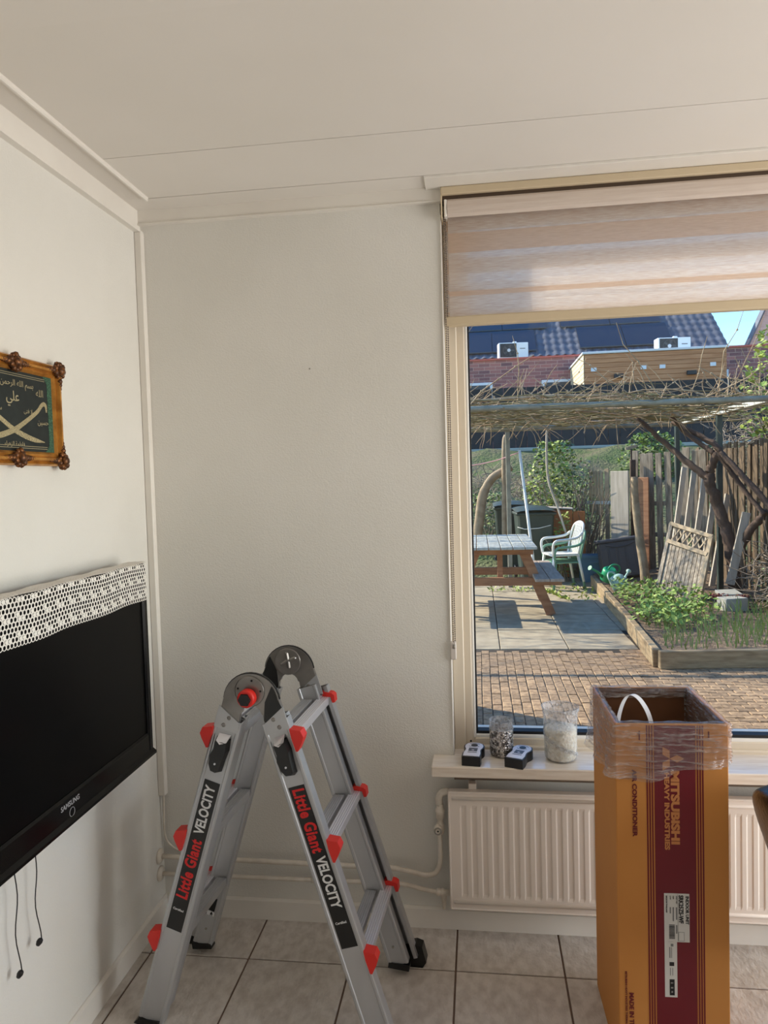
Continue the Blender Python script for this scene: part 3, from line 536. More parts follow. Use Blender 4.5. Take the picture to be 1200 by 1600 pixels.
# hinges
HC = 0.945; HR = 0.080
def arc(r, a0, a1, n, c=(0, HC)): return [(c[0] + r * math.cos(math.radians(a0 + (a1 - a0) * k / n)), c[1] + r * math.sin(math.radians(a0 + (a1 - a0) * k / n))) for k in range(n + 1)]
def hinge(yc, near):
    hx = half(0.885); a = 0.036
    outer = [(-hx - a, 0.872)] + arc(HR, 172, 8, 16) + [(hx + a, 0.872)]; inner = [(hx - a * 0.75, 0.862), (0.033, 0.912)] + arc(0.030, 15, 165, 8, (0, 0.908)) + [(-0.033, 0.912), (-hx + a * 0.75, 0.862)]
    pf = [(x, z) for x, z in outer + inner]
    MB().ext(pf[::-1], (0, yc - 0.007, 0), (1, 0, 0), (0, 0, 1), (0, 1, 0), 0.014).obj('hinge_arch', 'steel_plate', ld)
    MB().ext([(x * 1.03, HC + (z - HC) * 1.03) for x, z in arc(HR, 172, 8, 16)] + [(x * 0.99, HC + (z - HC) * 0.99) for x, z in arc(HR, 8, 172, 16)], (0, yc - 0.003, 0), (1, 0, 0), (0, 0, 1), (0, 1, 0), 0.006).obj('hinge_rim', 'ladder_black', ld)
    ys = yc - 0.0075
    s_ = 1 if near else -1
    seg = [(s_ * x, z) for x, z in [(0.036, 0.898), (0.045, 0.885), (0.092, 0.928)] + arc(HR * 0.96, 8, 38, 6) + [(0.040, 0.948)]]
    MB().ext(seg if s_ < 0 else seg[::-1], (0, ys - 0.0015, 0), (1, 0, 0), (0, 0, 1), (0, 1, 0), 0.002).obj('hinge_black_plate', 'ladder_black', ld)  # black segment lying over the hinge arch
    MB().lathe([(0.042, 0), (0.042, 0.003), (0.040, 0.004)], (-0.002, ys, HC + 0.032), (0, -1, 0), 32).obj('hinge_disc', 'steel_plate', ld)
    for sx in (-1, 1):
        ap = [(-0.034, 0), (0.037, 0), (0.037, 0.062), (-0.030, 0.030)]
        tt = Vector((sx * SL, 0, -1)).normalized(); uu = Vector((sx, 0, SL)).normalized(); oo = Vector((sx * half(0.868), ys - 0.003, 0.868))
        q = [oo + uu * p[0] - tt * p[1] for p in ap]; q2 = [p + Vector((0, 0.003, 0)) for p in q]
        MB().add(q + q2, [(0, 1, 2, 3), (7, 6, 5, 4)] + [(k, 4 + k, 4 + (k + 1) % 4, (k + 1) % 4) for k in range(4)]).obj('hinge_arm_plate', 'aluminium', ld)
        for bx, bz in ((0.0, 0.036), (0.010, 0.012)): MB().lathe([(0.006, 0), (0.006, 0.001), (0.004, 0.002)], oo + uu * bx - tt * bz, (0, -1, 0), 10).obj('rivet', 'steel_plate', ld)
    if near:
        MB().lathe([(0.022, 0), (0.0245, 0.004), (0.0245, 0.022), (0.021, 0.026), (0.019, 0.026)], (-0.004, ys - 0.004, HC + 0.018), (0, -1, 0), 20).obj('release_knob', 'ladder_red', ld)
        MB().lathe([(0.0185, 0), (0.0175, 0.004)], (-0.006, ys - 0.030, HC + 0.017), (0, -1, 0), 6, False).obj('knob_face', 'ladder_black', ld)
        for ax, az in ((0.010, 0.062), (-0.030, 0.040), (0.034, 0.034)): MB().lathe([(0.003, 0), (0.003, 0.001)], (ax - 0.004, ys - 0.004, HC + az), (0, -1, 0), 8).obj('pin_hole', 'dark_hole', ld)
    else:
        for ang in (100, 20, 215, 275):
            c_, s2 = math.cos(math.radians(ang)), math.sin(math.radians(ang)); MB().box((c_ * 0.014, ys - 0.004, HC + 0.036 + s2 * 0.012), (0.030, 0.008, 0.011), R3(y=-math.radians(ang)), 0.004).obj('embossed_spoke', 'steel_plate', ld)
hinge(YN + 0.008, True); hinge(YF - 0.012, False)

# ------------------------------------------------------------------ cardboard box with film and strap
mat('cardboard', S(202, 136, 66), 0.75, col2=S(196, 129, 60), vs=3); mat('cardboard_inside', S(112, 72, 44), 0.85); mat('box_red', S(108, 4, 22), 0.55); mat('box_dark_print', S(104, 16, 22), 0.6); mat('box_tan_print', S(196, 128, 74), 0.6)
mat('label_white', S(214, 212, 208), 0.5); mat('label_black', S(20, 20, 22), 0.5); mat('label_grey', S(120, 120, 120), 0.5)
BW, BD, BH = 0.272, 0.320, 0.91; th = 0.005
bx = thing('cardboard_box', 'tall open orange cardboard box with dark red band in front of the window', 'box', (0.463, 2.01, 0.0), 0.02)
for n_, lo, hi in (('front_panel', (-BW / 2, -BD / 2, 0), (BW / 2, -BD / 2 + th, BH)), ('rear_panel', (-BW / 2, BD / 2 - th, 0), (BW / 2, BD / 2, BH)), ('side_panel', (-BW / 2, -BD / 2 + th, 0), (-BW / 2 + th, BD / 2 - th, BH)), ('side_panel', (BW / 2 - th, -BD / 2 + th, 0), (BW / 2, BD / 2 - th, BH)), ('bottom_panel', (-BW / 2 + th, -BD / 2 + th, 0), (BW / 2 - th, BD / 2 - th, th))):
    MB().b2(lo, hi, 0.0018).obj(n_, 'cardboard', bx)
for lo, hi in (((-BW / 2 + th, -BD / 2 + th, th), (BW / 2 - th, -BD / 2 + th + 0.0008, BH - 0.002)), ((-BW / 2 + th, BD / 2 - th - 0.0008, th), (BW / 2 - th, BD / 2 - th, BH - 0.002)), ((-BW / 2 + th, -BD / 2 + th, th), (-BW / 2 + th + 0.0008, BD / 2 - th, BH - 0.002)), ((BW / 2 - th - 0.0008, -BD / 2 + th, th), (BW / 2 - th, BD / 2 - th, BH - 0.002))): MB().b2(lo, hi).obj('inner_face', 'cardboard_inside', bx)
F = -BD / 2 - 0.0004
rl = 0.401 - 0.463; rr = 0.539 - 0.463
def fr(name, x0, x1, z0, z1, m, k=1): return MB().b2((x0, F - 0.0003 * k, z0), (x1, F, z1)).obj(name, m, bx)
sp = 0.0062; xl = rl; i = 0
for sgn, base in ((1, rl), (-1, rr)):
    for i in range(3):
        a = base + sgn * i * sp; b = a + sgn * 0.0036
        fr('red_stripe', min(a, b), max(a, b), 0.0, BH - 0.004, 'box_red')
fr('red_band', rl + 3 * sp + 0.0005, rr - 3 * sp - 0.0005, 0.0, BH - 0.004, 'box_red')
dn, rt = (0, 0, -1), (1, 0, 0)
def bt(s, size, x, z, m='box_dark_print', off=0.0, sx=1.0, k=2): return text('lettering', s, size, m, bx, (x - 0.463, F - 0.0003 * k - 0.0004, z), dn, rt, 'LEFT', off, sx)
bt('MITSUBISHI', 0.0265, 0.4690, 0.792, 'box_tan_print', 0.0014, 1.42)
bt('HEAVY INDUSTRIES', 0.0160, 0.4495, 0.787, 'box_tan_print', 0.0007, 1.42)
bt('AIR CONDITIONER', 0.0150, 0.371, 0.792, off=0.0006, sx=1.31)
bt('MITSUBISHI HEAVY INDUSTRIES THERMAL SYSTEMS, LTD.', 0.0068, 0.3445, 0.268, off=0.0002, sx=1.1)
bt('MADE IN THAILAND', 0.0150, 0.3570, 0.212, off=0.0006, sx=1.1)
def rhomb(cx, cz, ang):
    c = Vector((cx - 0.463, F - 0.0008, cz)); a, b = 0.0175, 0.0102; d = Vector((math.cos(ang), 0, math.sin(ang))); e = Vector((-math.sin(ang), 0, math.cos(ang)))
    q = [c, c + d * a + e * b * 0.98, c + d * 2 * a, c + d * a - e * b * 0.98]; MB().add(q, [(0, 1, 2, 3)]).obj('logo_diamond', 'box_tan_print', bx)
for ang in (0, math.radians(120), math.radians(240)): rhomb(0.458, 0.822, ang)
for x in (0.385, 0.552): fr('hand_hole_print', x - 0.463 - 0.0018, x - 0.463 + 0.0018, 0.868, 0.892, 'box_dark_print')
lab = fr('shipping_label', 0.4405 - 0.463, 0.502 - 0.463, 0.350, 0.476, 'label_white', 2); MB().b2((0.4405 - 0.463, F - 0.0006, 0.205), (0.471 - 0.463, F, 0.351)).obj('shipping_label', 'label_white', bx)
def lt(s, size, x, z, off=0.0, sx=1.0): return bt(s, size, x, z, 'label_black', off, sx, 3)
lt('INDOOR UNIT', 0.0110, 0.4962, 0.470, 0.0003, 1.0); lt('SRK25ZS-WF', 0.0150, 0.4810, 0.472, 0.0005, 0.86)
lt('PART NO', 0.0048, 0.4705, 0.470); lt('DIM', 0.0048, 0.4625, 0.470); lt('G/W', 0.0048, 0.4555, 0.470); lt('MADE IN THAILAND', 0.0048, 0.4460, 0.470, 0.0001)
def lb(x0, x1, z0, z1, m='label_black'): MB().b2((x0 - 0.463, F - 0.0009, z0), (x1 - 0.463, F - 0.0005, z1)).obj('label_mark', m, bx)
lb(0.4735, 0.4740, 0.352, 0.474)
for x_, z0_, z1_ in ((0.4705, 0.408, 0.440), (0.4625, 0.404, 0.440), (0.4555, 0.424, 0.440), (0.4705, 0.372, 0.394)): lb(x_ - 0.0016, x_ + 0.0016, z0_, z1_, 'label_grey')
random.seed(3); z = 0.395
while z > 0.357: w = random.choice((0.0006, 0.0012, 0.0018)); lb(0.452, 0.466, z - w, z); z -= w + random.choice((0.0007, 0.0012))
for x0, x1, z0, z1 in ((0.475, 0.489, 0.376, 0.3755), (0.475, 0.489, 0.3535, 0.353), (0.475, 0.4755, 0.353, 0.376), (0.4885, 0.489, 0.353, 0.376)): lb(min(x0, x1), max(x0, x1), min(z0, z1), max(z0, z1))
for x0, x1, z0, z1, m in ((0.4555, 0.462, 0.338, 0.345, 'label_grey'), (0.452, 0.4545, 0.308, 0.336, 'label_grey'), (0.457, 0.4585, 0.308, 0.336, 'label_grey'), (0.452, 0.4635, 0.287, 0.297, 'label_black'), (0.4535, 0.455, 0.262, 0.282, 'label_grey'), (0.459, 0.4605, 0.262, 0.282, 'label_grey'), (0.452, 0.464, 0.210, 0.252, 'label_black')): lb(x0, x1, z0, z1, m)
lb(0.455, 0.461, 0.228, 0.232, 'label_white'); lb(0.456, 0.460, 0.217, 0.221, 'label_white'); lb(0.455, 0.461, 0.241, 0.244, 'label_white')
# film
def film_mat(name):
    m = bpy.data.materials.new(name); m.use_nodes = True; MATS[name] = m; n = m.node_tree.nodes; l = m.node_tree.links
    n.remove(n['Principled BSDF']); out = n['Material Output']; tc = n.new('ShaderNodeTexCoord')
    mp = n.new('ShaderNodeMapping'); mp.inputs['Rotation'].default_value = (0.12, 0.2, 0.0); mp.inputs['Scale'].default_value = (2.2, 2.2, 20); l.new(tc.outputs['Object'], mp.inputs[0])
    t = n.new('ShaderNodeTexNoise'); t.inputs['Scale'].default_value = 7; t.inputs['Detail'].default_value = 3; l.new(mp.outputs[0], t.inputs['Vector'])
    b = n.new('ShaderNodeBump'); b.inputs['Strength'].default_value = 1.0; b.inputs['Distance'].default_value = 0.012; l.new(t.outputs['Fac'], b.inputs['Height'])
    tr = n.new('ShaderNodeBsdfTransparent'); tr.inputs[0].default_value = (0.93, 0.93, 0.94, 1); g = n.new('ShaderNodeBsdfGlossy'); g.inputs['Roughness'].default_value = 0.16; g.inputs[0].default_value = (0.9, 0.9, 0.95, 1); l.new(b.outputs[0], g.inputs['Normal'])
    d = n.new('ShaderNodeBsdfTranslucent'); d.inputs[0].default_value = (0.75, 0.72, 0.72, 1); df = n.new('ShaderNodeBsdfDiffuse'); df.inputs[0].default_value = (0.75, 0.70, 0.68, 1); l.new(b.outputs[0], df.inputs['Normal'])
    rp = n.new('ShaderNodeValToRGB'); rp.color_ramp.elements[0].position = 0.46; rp.color_ramp.elements[1].position = 0.74; rp.color_ramp.elements[0].color = (0.10, 0.10, 0.10, 1); rp.color_ramp.elements[1].color = (0.58, 0.58, 0.58, 1); l.new(t.outputs['Fac'], rp.inputs[0])
    m0 = n.new('ShaderNodeMixShader'); m0.inputs[0].default_value = 0.4; l.new(df.outputs[0], m0.inputs[1]); l.new(d.outputs[0], m0.inputs[2])
    m1 = n.new('ShaderNodeMixShader'); l.new(rp.outputs[0], m1.inputs[0]); l.new(tr.outputs[0], m1.inputs[1]); l.new(m0.outputs[0], m1.inputs[2])
    lw = n.new('ShaderNodeLayerWeight'); lw.inputs[0].default_value = 0.18; l.new(b.outputs[0], lw.inputs['Normal']); ml = n.new('ShaderNodeMath'); ml.operation = 'MULTIPLY_ADD'; ml.inputs[1].default_value = 0.5; ml.inputs[2].default_value = 0.05; l.new(lw.outputs['Fresnel'], ml.inputs[0])
    m2 = n.new('ShaderNodeMixShader'); l.new(ml.outputs[0], m2.inputs[0]); l.new(m1.outputs[0], m2.inputs[1]); l.new(g.outputs[0], m2.inputs[2]); l.new(m2.outputs[0], out.inputs[0])
film_mat('film')
random.seed(11)
per = [(-BW / 2, BD / 2), (-BW / 2, -BD / 2), (BW / 2, -BD / 2), (BW / 2, BD / 2)]
def film_pt(a, b):
    """a runs round the four sides from the rear-left corner; b from the lower hem over the rim to the inner hem"""
    sd = min(int(a * 4), 3); q = a * 4 - sd; p0, p1 = per[sd], per[(sd + 1) % 4]
    x = p0[0] + (p1[0] - p0[0]) * q; y = p0[1] + (p1[1] - p0[1]) * q
    hem = (0.175 - 0.04 * q, 0.135 - 0.035 * q ** 3 + 0.012 * math.sin(q * 7), 0.10 + 0.02 * math.sin(q * 5), 0.10 + 0.075 * q)[sd]
    nx, ny = ((-1, 0), (0, -1), (1, 0), (0, 1))[sd]
    wr = 0.0022 * math.sin(a * 90 + b * 30) + 0.0016 * math.sin(a * 210 - b * 47)
    inner = 0.5
    if b < 0.62:
        t = b / 0.62; z = BH + 0.003 - hem * (1 - t); off = 0.0045 + abs(wr) + (0.009 * (1 - t) ** 3 * (1 + math.sin(a * 60)))
        if sd == 0: off += 0.006 * (1 - t)
    elif b < 0.72: z = BH + 0.005 + 0.002 * math.sin(a * 70); off = 0.0045 - (b - 0.62) / 0.10 * 0.014
    else:
        t = (b - 0.72) / 0.28; dep = (0.02, 0.02, 0.12, 0.03)[sd]; z = BH + 0.003 - dep * t; off = -0.0095 - abs(wr) * 1.5 - 0.004 * t
    k = 1 + off / (BW / 2)
    cx = max(-1, min(1, x / (BW / 2))); cy = max(-1, min(1, y / (BD / 2)))
    return (x + cx * off if abs(cx) > 0.999 else x * (1 + off / BW), y + cy * off if abs(cy) > 0.999 else y * (1 + off / BD), z)
fm = MB(); fm.grid(film_pt, 200, 26)
fo = fm.obj('plastic_film', 'film', loc=(0.463, 2.01, 0), rot=(0, 0, 0.02)); tag(fo, 'crinkled clear plastic film wrapped round the top of the cardboard box', 'plastic film')
mat('strap', S(222, 220, 222), 0.4)
mb = MB(); P = smooth([(0.352, 1.95, 0.62), (0.354, 1.96, 0.80), (0.362, 1.98, 0.875), (0.382, 2.0, 0.922), (0.405, 2.01, 0.935), (0.430, 2.01, 0.915), (0.450, 2.0, 0.868), (0.458, 1.98, 0.78), (0.470, 1.96, 0.5)], 6); n = len(P); vs_ = []
for i, p in enumerate(P):
    t = (P[min(i + 1, n - 1)] - P[max(i - 1, 0)]).normalized(); y_ = Vector((0.75, 0.65, 0)).normalized(); nn = t.cross(y_).normalized()
    for a, b in ((-1, -1), (1, -1), (1, 1), (-1, 1)): vs_.append(p + y_ * 0.0085 * a + nn * 0.0005 * b)
mb.add(vs_, [(i * 4 + k, i * 4 + (k + 1) % 4, (i + 1) * 4 + (k + 1) % 4, (i + 1) * 4 + k) for i in range(n - 1) for k in range(4)])
tag(mb.obj('packing_strap', 'strap'), 'white plastic packing strap looping up inside the open box', 'strap')

# ------------------------------------------------------------------ on the sill
def mercury(name, c1, c2, sc, clear):
    m = bpy.data.materials.new(name); m.use_nodes = True; MATS[name] = m; n = m.node_tree.nodes; l = m.node_tree.links; p = n['Principled BSDF']; out = n['Material Output']
    tc = n.new('ShaderNodeTexCoord'); v = n.new('ShaderNodeTexVoronoi'); v.inputs['Scale'].default_value = sc; l.new(tc.outputs['Object'], v.inputs['Vector'])
    t = n.new('ShaderNodeTexNoise'); t.inputs['Scale'].default_value = sc * 0.5; t.inputs['Detail'].default_value = 6; l.new(tc.outputs['Object'], t.inputs['Vector'])
    rp = n.new('ShaderNodeValToRGB'); rp.color_ramp.elements[0].color = c1; rp.color_ramp.elements[1].color = c2; rp.color_ramp.elements[0].position = 0.42; rp.color_ramp.elements[1].position = 0.55; l.new(t.outputs['Fac'], rp.inputs[0]); l.new(rp.outputs[0], p.inputs['Base Color'])
    b = n.new('ShaderNodeBump'); b.inputs['Strength'].default_value = 0.9; b.inputs['Distance'].default_value = 0.004; l.new(v.outputs['Distance'], b.inputs['Height']); l.new(b.outputs[0], p.inputs['Normal'])
    p.inputs['Roughness'].default_value = 0.16; p.inputs['Metallic'].default_value = 0.0 if clear else 0.75
    tr = n.new('ShaderNodeBsdfTransparent'); mx = n.new('ShaderNodeMixShader'); mx.inputs[0].default_value = 0.34 if clear else 0.92
    l.new(tr.outputs[0], mx.inputs[1]); l.new(p.outputs[0], mx.inputs[2]); l.new(mx.outputs[0], out.inputs[0])
mercury('mercury_glass', S(96, 90, 88), S(226, 222, 220), 170, False); mercury('frost_glass', S(190, 192, 196), S(236, 238, 242), 150, True); mercury('candle_glass', S(150, 150, 140), S(226, 222, 210), 120, True)
mat('candle_wax', S(236, 228, 210), 0.5, col2=S(214, 208, 190), vs=60)
j1 = thing('candle_jar', 'small silver mottled glass candle jar between the two handsets', 'candle jar', (0.060, 2.415, 0.603), group='glass jars on the sill')
MB().lathe([(0.030, 0.0), (0.037, 0.004), (0.0395, 0.015), (0.0395, 0.092)], n=32, cap=False).obj('mirrored_body', 'mercury_glass', j1)
MB().lathe([(0.0, 0.002), (0.034, 0.003), (0.036, 0.012)], n=32, cap=False).obj('base', 'mercury_glass', j1)
MB().lathe([(0.0395, 0.092), (0.040, 0.118), (0.0405, 0.121), (0.038, 0.121), (0.0375, 0.092)], n=32, cap=False).obj('clear_rim', 'frost_glass', j1)
MB().torus((0, 0, 0.093), 0.0395, 0.0016, n=40, k=6).obj('etched_line', 'frost_glass', j1)
j2 = thing('candle_jar', 'large clear patterned glass jar holding a cream candle on the sill', 'candle jar', (0.252, 2.392, 0.603), group='glass jars on the sill')
MB().lathe([(0.0, 0.003), (0.044, 0.002), (0.0505, 0.008), (0.0525, 0.02), (0.054, 0.10), (0.0555, 0.135), (0.0585, 0.165), (0.062, 0.176), (0.060, 0.177), (0.056, 0.166), (0.0530, 0.135)], n=40, cap=False).obj('glass_body', 'frost_glass', j2)
MB().lathe([(0.045, 0.006), (0.050, 0.012), (0.0515, 0.10), (0.048, 0.108), (0.0, 0.106)], n=32, cap=False).obj('candle', 'candle_wax', j2)
mb = MB()
for k in range(60):
    a = k * 2.399; z = 0.016 + 0.15 * ((k * 0.618) % 1.0); r = 0.0535 + 0.006 * max(0, (z - 0.12) / 0.05); d = Vector((math.cos(a), math.sin(a), 0)); mb.torus(d * (r + 0.0005) + Vector((0, 0, z)), 0.0052, 0.0011, d, 10, 4)
mb.obj('relief_flowers', 'frost_glass', j2, kind='stuff')
mat('device_white', S(226, 226, 236), 0.35); mat('device_black', S(12, 12, 14), 0.4); mat('device_screen', S(84, 87, 95), 0.5); mat('device_print', S(70, 72, 78), 0.5)
out = [(-0.030, 0.0), (0.030, 0.0), (0.0310, 0.03), (0.027, 0.058), (0.0275, 0.07), (0.0335, 0.088), (0.034, 0.105), (0.028, 0.122), (0.015, 0.132), (0.0, 0.134), (-0.015, 0.132), (-0.028, 0.122), (-0.034, 0.105), (-0.0335, 0.088), (-0.0275, 0.07), (-0.027, 0.058), (-0.0310, 0.03)]
out = [(a, b * 0.95) for a, b in out]
def device(lab, locn, rz):
    d = thing('handheld_meter', lab, 'meter', locn, rz, 'handheld meters on the sill'); n = len(out)
    MB().ext(out, (0, 0, 0.0), (1, 0, 0), (0, 1, 0), (0, 0, 1), 0.031).obj('rubber_case', 'device_black', d)
    fp_ = [(a * 0.88, 0.006 + b * 0.93) for a, b in out]; MB().ext(fp_, (0, 0, 0.0305), (1, 0, 0), (0, 1, 0), (0, 0, 1), 0.002).obj('face_plate', 'device_white', d)
    MB().lathe([(0.0115, 0), (0.0105, 0.0012)], (0, 0.100, 0.0325), (0, 0, 1), 20).obj('sensor_hole', 'device_black', d)
    for a0 in (30, 210): 
        q = []; m_ = 10
        for k in range(m_ + 1): a = math.radians(a0 + 120 * k / m_); q += [(math.cos(a) * 0.0175, 0.100 + math.sin(a) * 0.0155, 0.0328), (math.cos(a) * 0.0205, 0.100 + math.sin(a) * 0.018, 0.0328)]
        MB().add(q, [(2 * k, 2 * k + 1, 2 * k + 3, 2 * k + 2) for k in range(m_)]).obj('ring_print', 'device_print', d)
    MB().b2((-0.0145, 0.046, 0.032), (0.0145, 0.074, 0.0331)).obj('display', 'device_screen', d); MB().b2((-0.004, 0.053, 0.0331), (0.004, 0.058, 0.0334)).obj('display_symbol', 'device_white', d)
    MB().b2((-0.015, 0.034, 0.032), (0.015, 0.0385, 0.0329)).obj('name_bar', 'device_print', d)
device('black and white handheld meter lying nearest the window corner', (-0.042, 2.312, 0.603), -0.12)
device('black and white handheld meter lying slanted between the two glass jars', (0.094, 2.303, 0.603), -0.36)

# ------------------------------------------------------------------ black leather chair at the right edge
mat('leather', S(16, 16, 18), 0.35, bump=0.15, bs=120)
ch = thing('leather_chair', 'black leather dining chair beside the cardboard box, cut by the frame', 'chair', (1.008, 1.70, -0.0), 0.15)
def pad(name, c, d, rot, cham):
    mb = MB()
    def fn(a, b):
        th_ = (a - 0.5) * 2 * math.pi; ph = (b - 0.5) * math.pi; e = 0.35
        sg = lambda v, p: math.copysign(abs(v) ** p, v)
        return Vector(c) + rot @ Vector((d[0] / 2 * sg(math.cos(ph), e) * sg(math.cos(th_), e), d[1] / 2 * sg(math.cos(ph), e) * sg(math.sin(th_), e), d[2] / 2 * sg(math.sin(ph), e)))
    mb.grid(fn, 40, 20).obj(name, 'leather', ch)
pad('seat', (0.08, 0, 0.44), (0.46, 0.46, 0.09), R3(), 0.02)
pad('backrest', (-0.235, 0, 0.56), (0.085, 0.45, 0.46), R3(y=math.radians(-19)), 0.02)
for sx, sy in ((-0.10, -0.18), (-0.10, 0.18), (0.27, -0.18), (0.27, 0.18)): MB().tube([(sx, sy, 0.41), (sx * 1.08, sy * 1.08, 0.0)], [0.016, 0.012], 10).obj('leg', 'leather', ch)
# ================================================================== the garden
random.seed(21)
mat('paver', S(124, 99, 74), 0.75, col2=S(164, 136, 104), vs=34, bump=0.4, bs=140, tint=0.22, detail=6); mat('joint_sand', S(54, 45, 35), 0.95, bump=0.4, bs=90)
mat('slab', S(140, 127, 106), 0.85, col2=S(164, 150, 126), vs=7, bump=0.2, bs=120, tint=0.07, detail=7); mat('soil', S(92, 74, 58), 0.95, col2=S(128, 108, 86), vs=26, bump=0.8, bs=60, bdist=0.03)
mat('sleeper', S(126, 104, 76), 0.85, col2=S(160, 138, 106), vs=6, stretch=(1, 1, 6), bump=0.3, bs=50); mat('grey_wood', S(116, 104, 90), 0.85, col2=S(164, 150, 132), vs=8, stretch=(6, 6, 0.7), bump=0.3, bs=60, tint=0.12); mat('brown_reed', S(74, 58, 42), 0.85, col2=S(108, 88, 64), vs=12, stretch=(8, 8, 0.8), tint=0.18)
mat('table_wood', S(140, 92, 62), 0.75, col2=S(164, 116, 82), vs=6, stretch=(1, 6, 6)); mat('table_top_wood', S(150, 150, 142), 0.7, col2=S(176, 178, 170), vs=6, stretch=(6, 1, 6)); mat('bench_wood', S(140, 122, 108), 0.8, col2=S(164, 146, 130), vs=7, stretch=(6, 1, 6))
mat('bin_green', S(40, 52, 46), 0.5, col2=S(50, 62, 54), vs=4); mat('plastic_white', S(232, 230, 222), 0.4); mat('plastic_mint', S(112, 158, 132), 0.45); mat('crate_blue', S(84, 132, 160), 0.5); mat('storage_grey', S(70, 70, 74), 0.55); mat('can_green', S(10, 140, 92), 0.4); mat('can_mint', S(156, 186, 172), 0.45)
mat('post_green', S(46, 58, 54), 0.5); mat('beam_grey', S(124, 120, 106), 0.7, col2=S(150, 146, 130), vs=8); mat('rail_white', S(206, 204, 194), 0.6, col2=S(168, 166, 156), vs=9)
mat('bark', S(66, 50, 42), 0.9, col2=S(90, 70, 58), vs=18, stretch=(4, 4, 1), bump=0.6, bs=50); mat('cane', S(184, 158, 126), 0.8, col2=S(140, 114, 84), vs=9); mat('cane_moss', S(146, 132, 88), 0.85, col2=S(104, 92, 60), vs=6); mat('twig', S(150, 134, 116), 0.85, col2=S(118, 104, 90), vs=5)
mat('leaf_yellow', S(168, 176, 74), 0.6, col2=S(126, 144, 56), vs=5); mat('leaf_green', S(112, 138, 56), 0.6, col2=S(158, 176, 84), vs=9); mat('leaf_dark', S(58, 80, 48), 0.6, col2=S(86, 106, 60), vs=9); mat('blade', S(120, 142, 66), 0.7, col2=S(150, 158, 88), vs=9)
mat('bank', S(70, 88, 40), 0.95, col2=S(106, 98, 72), vs=1.4, bump=0.8, bs=14, detail=8, bdist=0.1); mat('fence_black', S(28, 30, 36), 0.7, col2=S(38, 40, 46), vs=2, tint=0.15); mat('concrete', S(168, 164, 152), 0.85)
mat('rope_pink', S(206, 150, 160), 0.7); mat('dead_wood', S(160, 140, 114), 0.9, col2=S(132, 112, 88), vs=10, bump=0.5, bs=40); mat('lattice_tan', S(148, 128, 102), 0.8, col2=S(170, 150, 122), vs=9); mat('orange_carton', S(190, 112, 58), 0.8); mat('plank_grey', S(168, 156, 140), 0.85, col2=S(192, 180, 164), vs=5, stretch=(5, 5, 0.6))

# --- paving
pv = MB().b2((-1.6, 2.58, -0.12), (4.2, 6.43, -0.006)).obj('paved_patio', 'joint_sand'); tag(pv, 'terrace of small brown clay pavers outside the window', 'paving', kind='structure')
cand = []
pw_, pl_ = 0.066, 0.121
nx0 = int(1.25 / pw_)
for i in range(-18, nx0):
    for j in range(0, 34):
        cx = (i + 0.5) * pw_; cy = 2.62 + (j + 0.5 + (0.5 if i % 2 else 0)) * pl_
        if cy + pl_ / 2 > 6.43: continue
        cand.append((cx, cy, 0))
for j in range(0, 58):
    for i in range(0, 23):
        cx = nx0 * pw_ + (i + 0.5 + (0.5 if j % 2 else 0.0)) * pl_; cy = 2.60 + (j + 0.5) * pw_
        if cx > 4.1 or cy > 6.40: continue
        cand.append((cx, cy, 1))
        if i == 0 and j % 2: cand.append((nx0 * pw_ + pl_ / 4, cy, 2))
def vis(c):
    x, y = c[0], c[1]; return c[2] < 2 and 4.33 < y < 6.45 and -0.03 * (y / 4.4) < x < 0.395 * y and not (x > 1.33 and y > 5.76) and not (y < 4.9 and 0.16 * y < x < 0.335 * y)
front = sorted([c for c in cand if vis(c)], key=lambda c: c[1])[:300]; fset = set(front)
pmesh = [MB().box((0, 0, 0), (pw_ - 0.005, pl_ - 0.005, 0.05), None, 0.004), MB().box((0, 0, 0), (pl_ - 0.005, pw_ - 0.005, 0.05), None, 0.004)]
proto = [None, None]
for c in front:
    p = (c[0] + U(-.001, .001), c[1] + U(-.001, .001), -0.025 + U(-0.003, 0.002)); rt_ = (U(-.012, .012), U(-.012, .012), U(-.015, .015))
    if proto[c[2]] is None: proto[c[2]] = pmesh[c[2]].obj('paver', 'paver', pv, p, rt_)
    else: inst(proto[c[2]], pv, p, rt_)
mb = MB()
for c in cand:
    if c in fset: continue
    d = (pw_ - 0.005, pl_ - 0.005, 0.05) if c[2] == 0 else ((pl_ if c[2] == 1 else pl_ / 2) - 0.005, pw_ - 0.005, 0.05); mb.box((c[0], c[1], -0.025 + U(-0.003, 0.002)), d, R3(U(-.01, .01)))
mb.obj('paver_field', 'paver', pv, kind='stuff')
sb = MB().b2((-1.6, 6.43, -0.12), (1.50, 10.9, -0.012)).obj('slab_path', 'joint_sand'); tag(sb, 'path of large grey concrete slabs leading to the picnic table', 'paving', kind='structure')
sp_ = None
for j in range(11):
    for i in range(-3, 3):
        x0 = 0.172 + i * 0.598; y0 = 6.436 + j * 0.405; x1 = x0 + 0.59; y1 = y0 + 0.398
        if i == 2: x1 = 1.36 + 0.036 * j
        c = ((x0 + x1) / 2, (y0 + y1) / 2, -0.028 + U(-.004, .003)); r_ = (U(-.004, .004), U(-.004, .004), 0)
        if i < 2 and sp_: inst(sp_, sb, c, r_)
        else:
            if x1 - x0 < 0.04: continue
            o = MB().box((0, 0, 0), (x1 - x0, y1 - y0, 0.056), None, 0.004).obj('slab', 'slab', sb, c, r_)
            if i < 2: sp_ = o
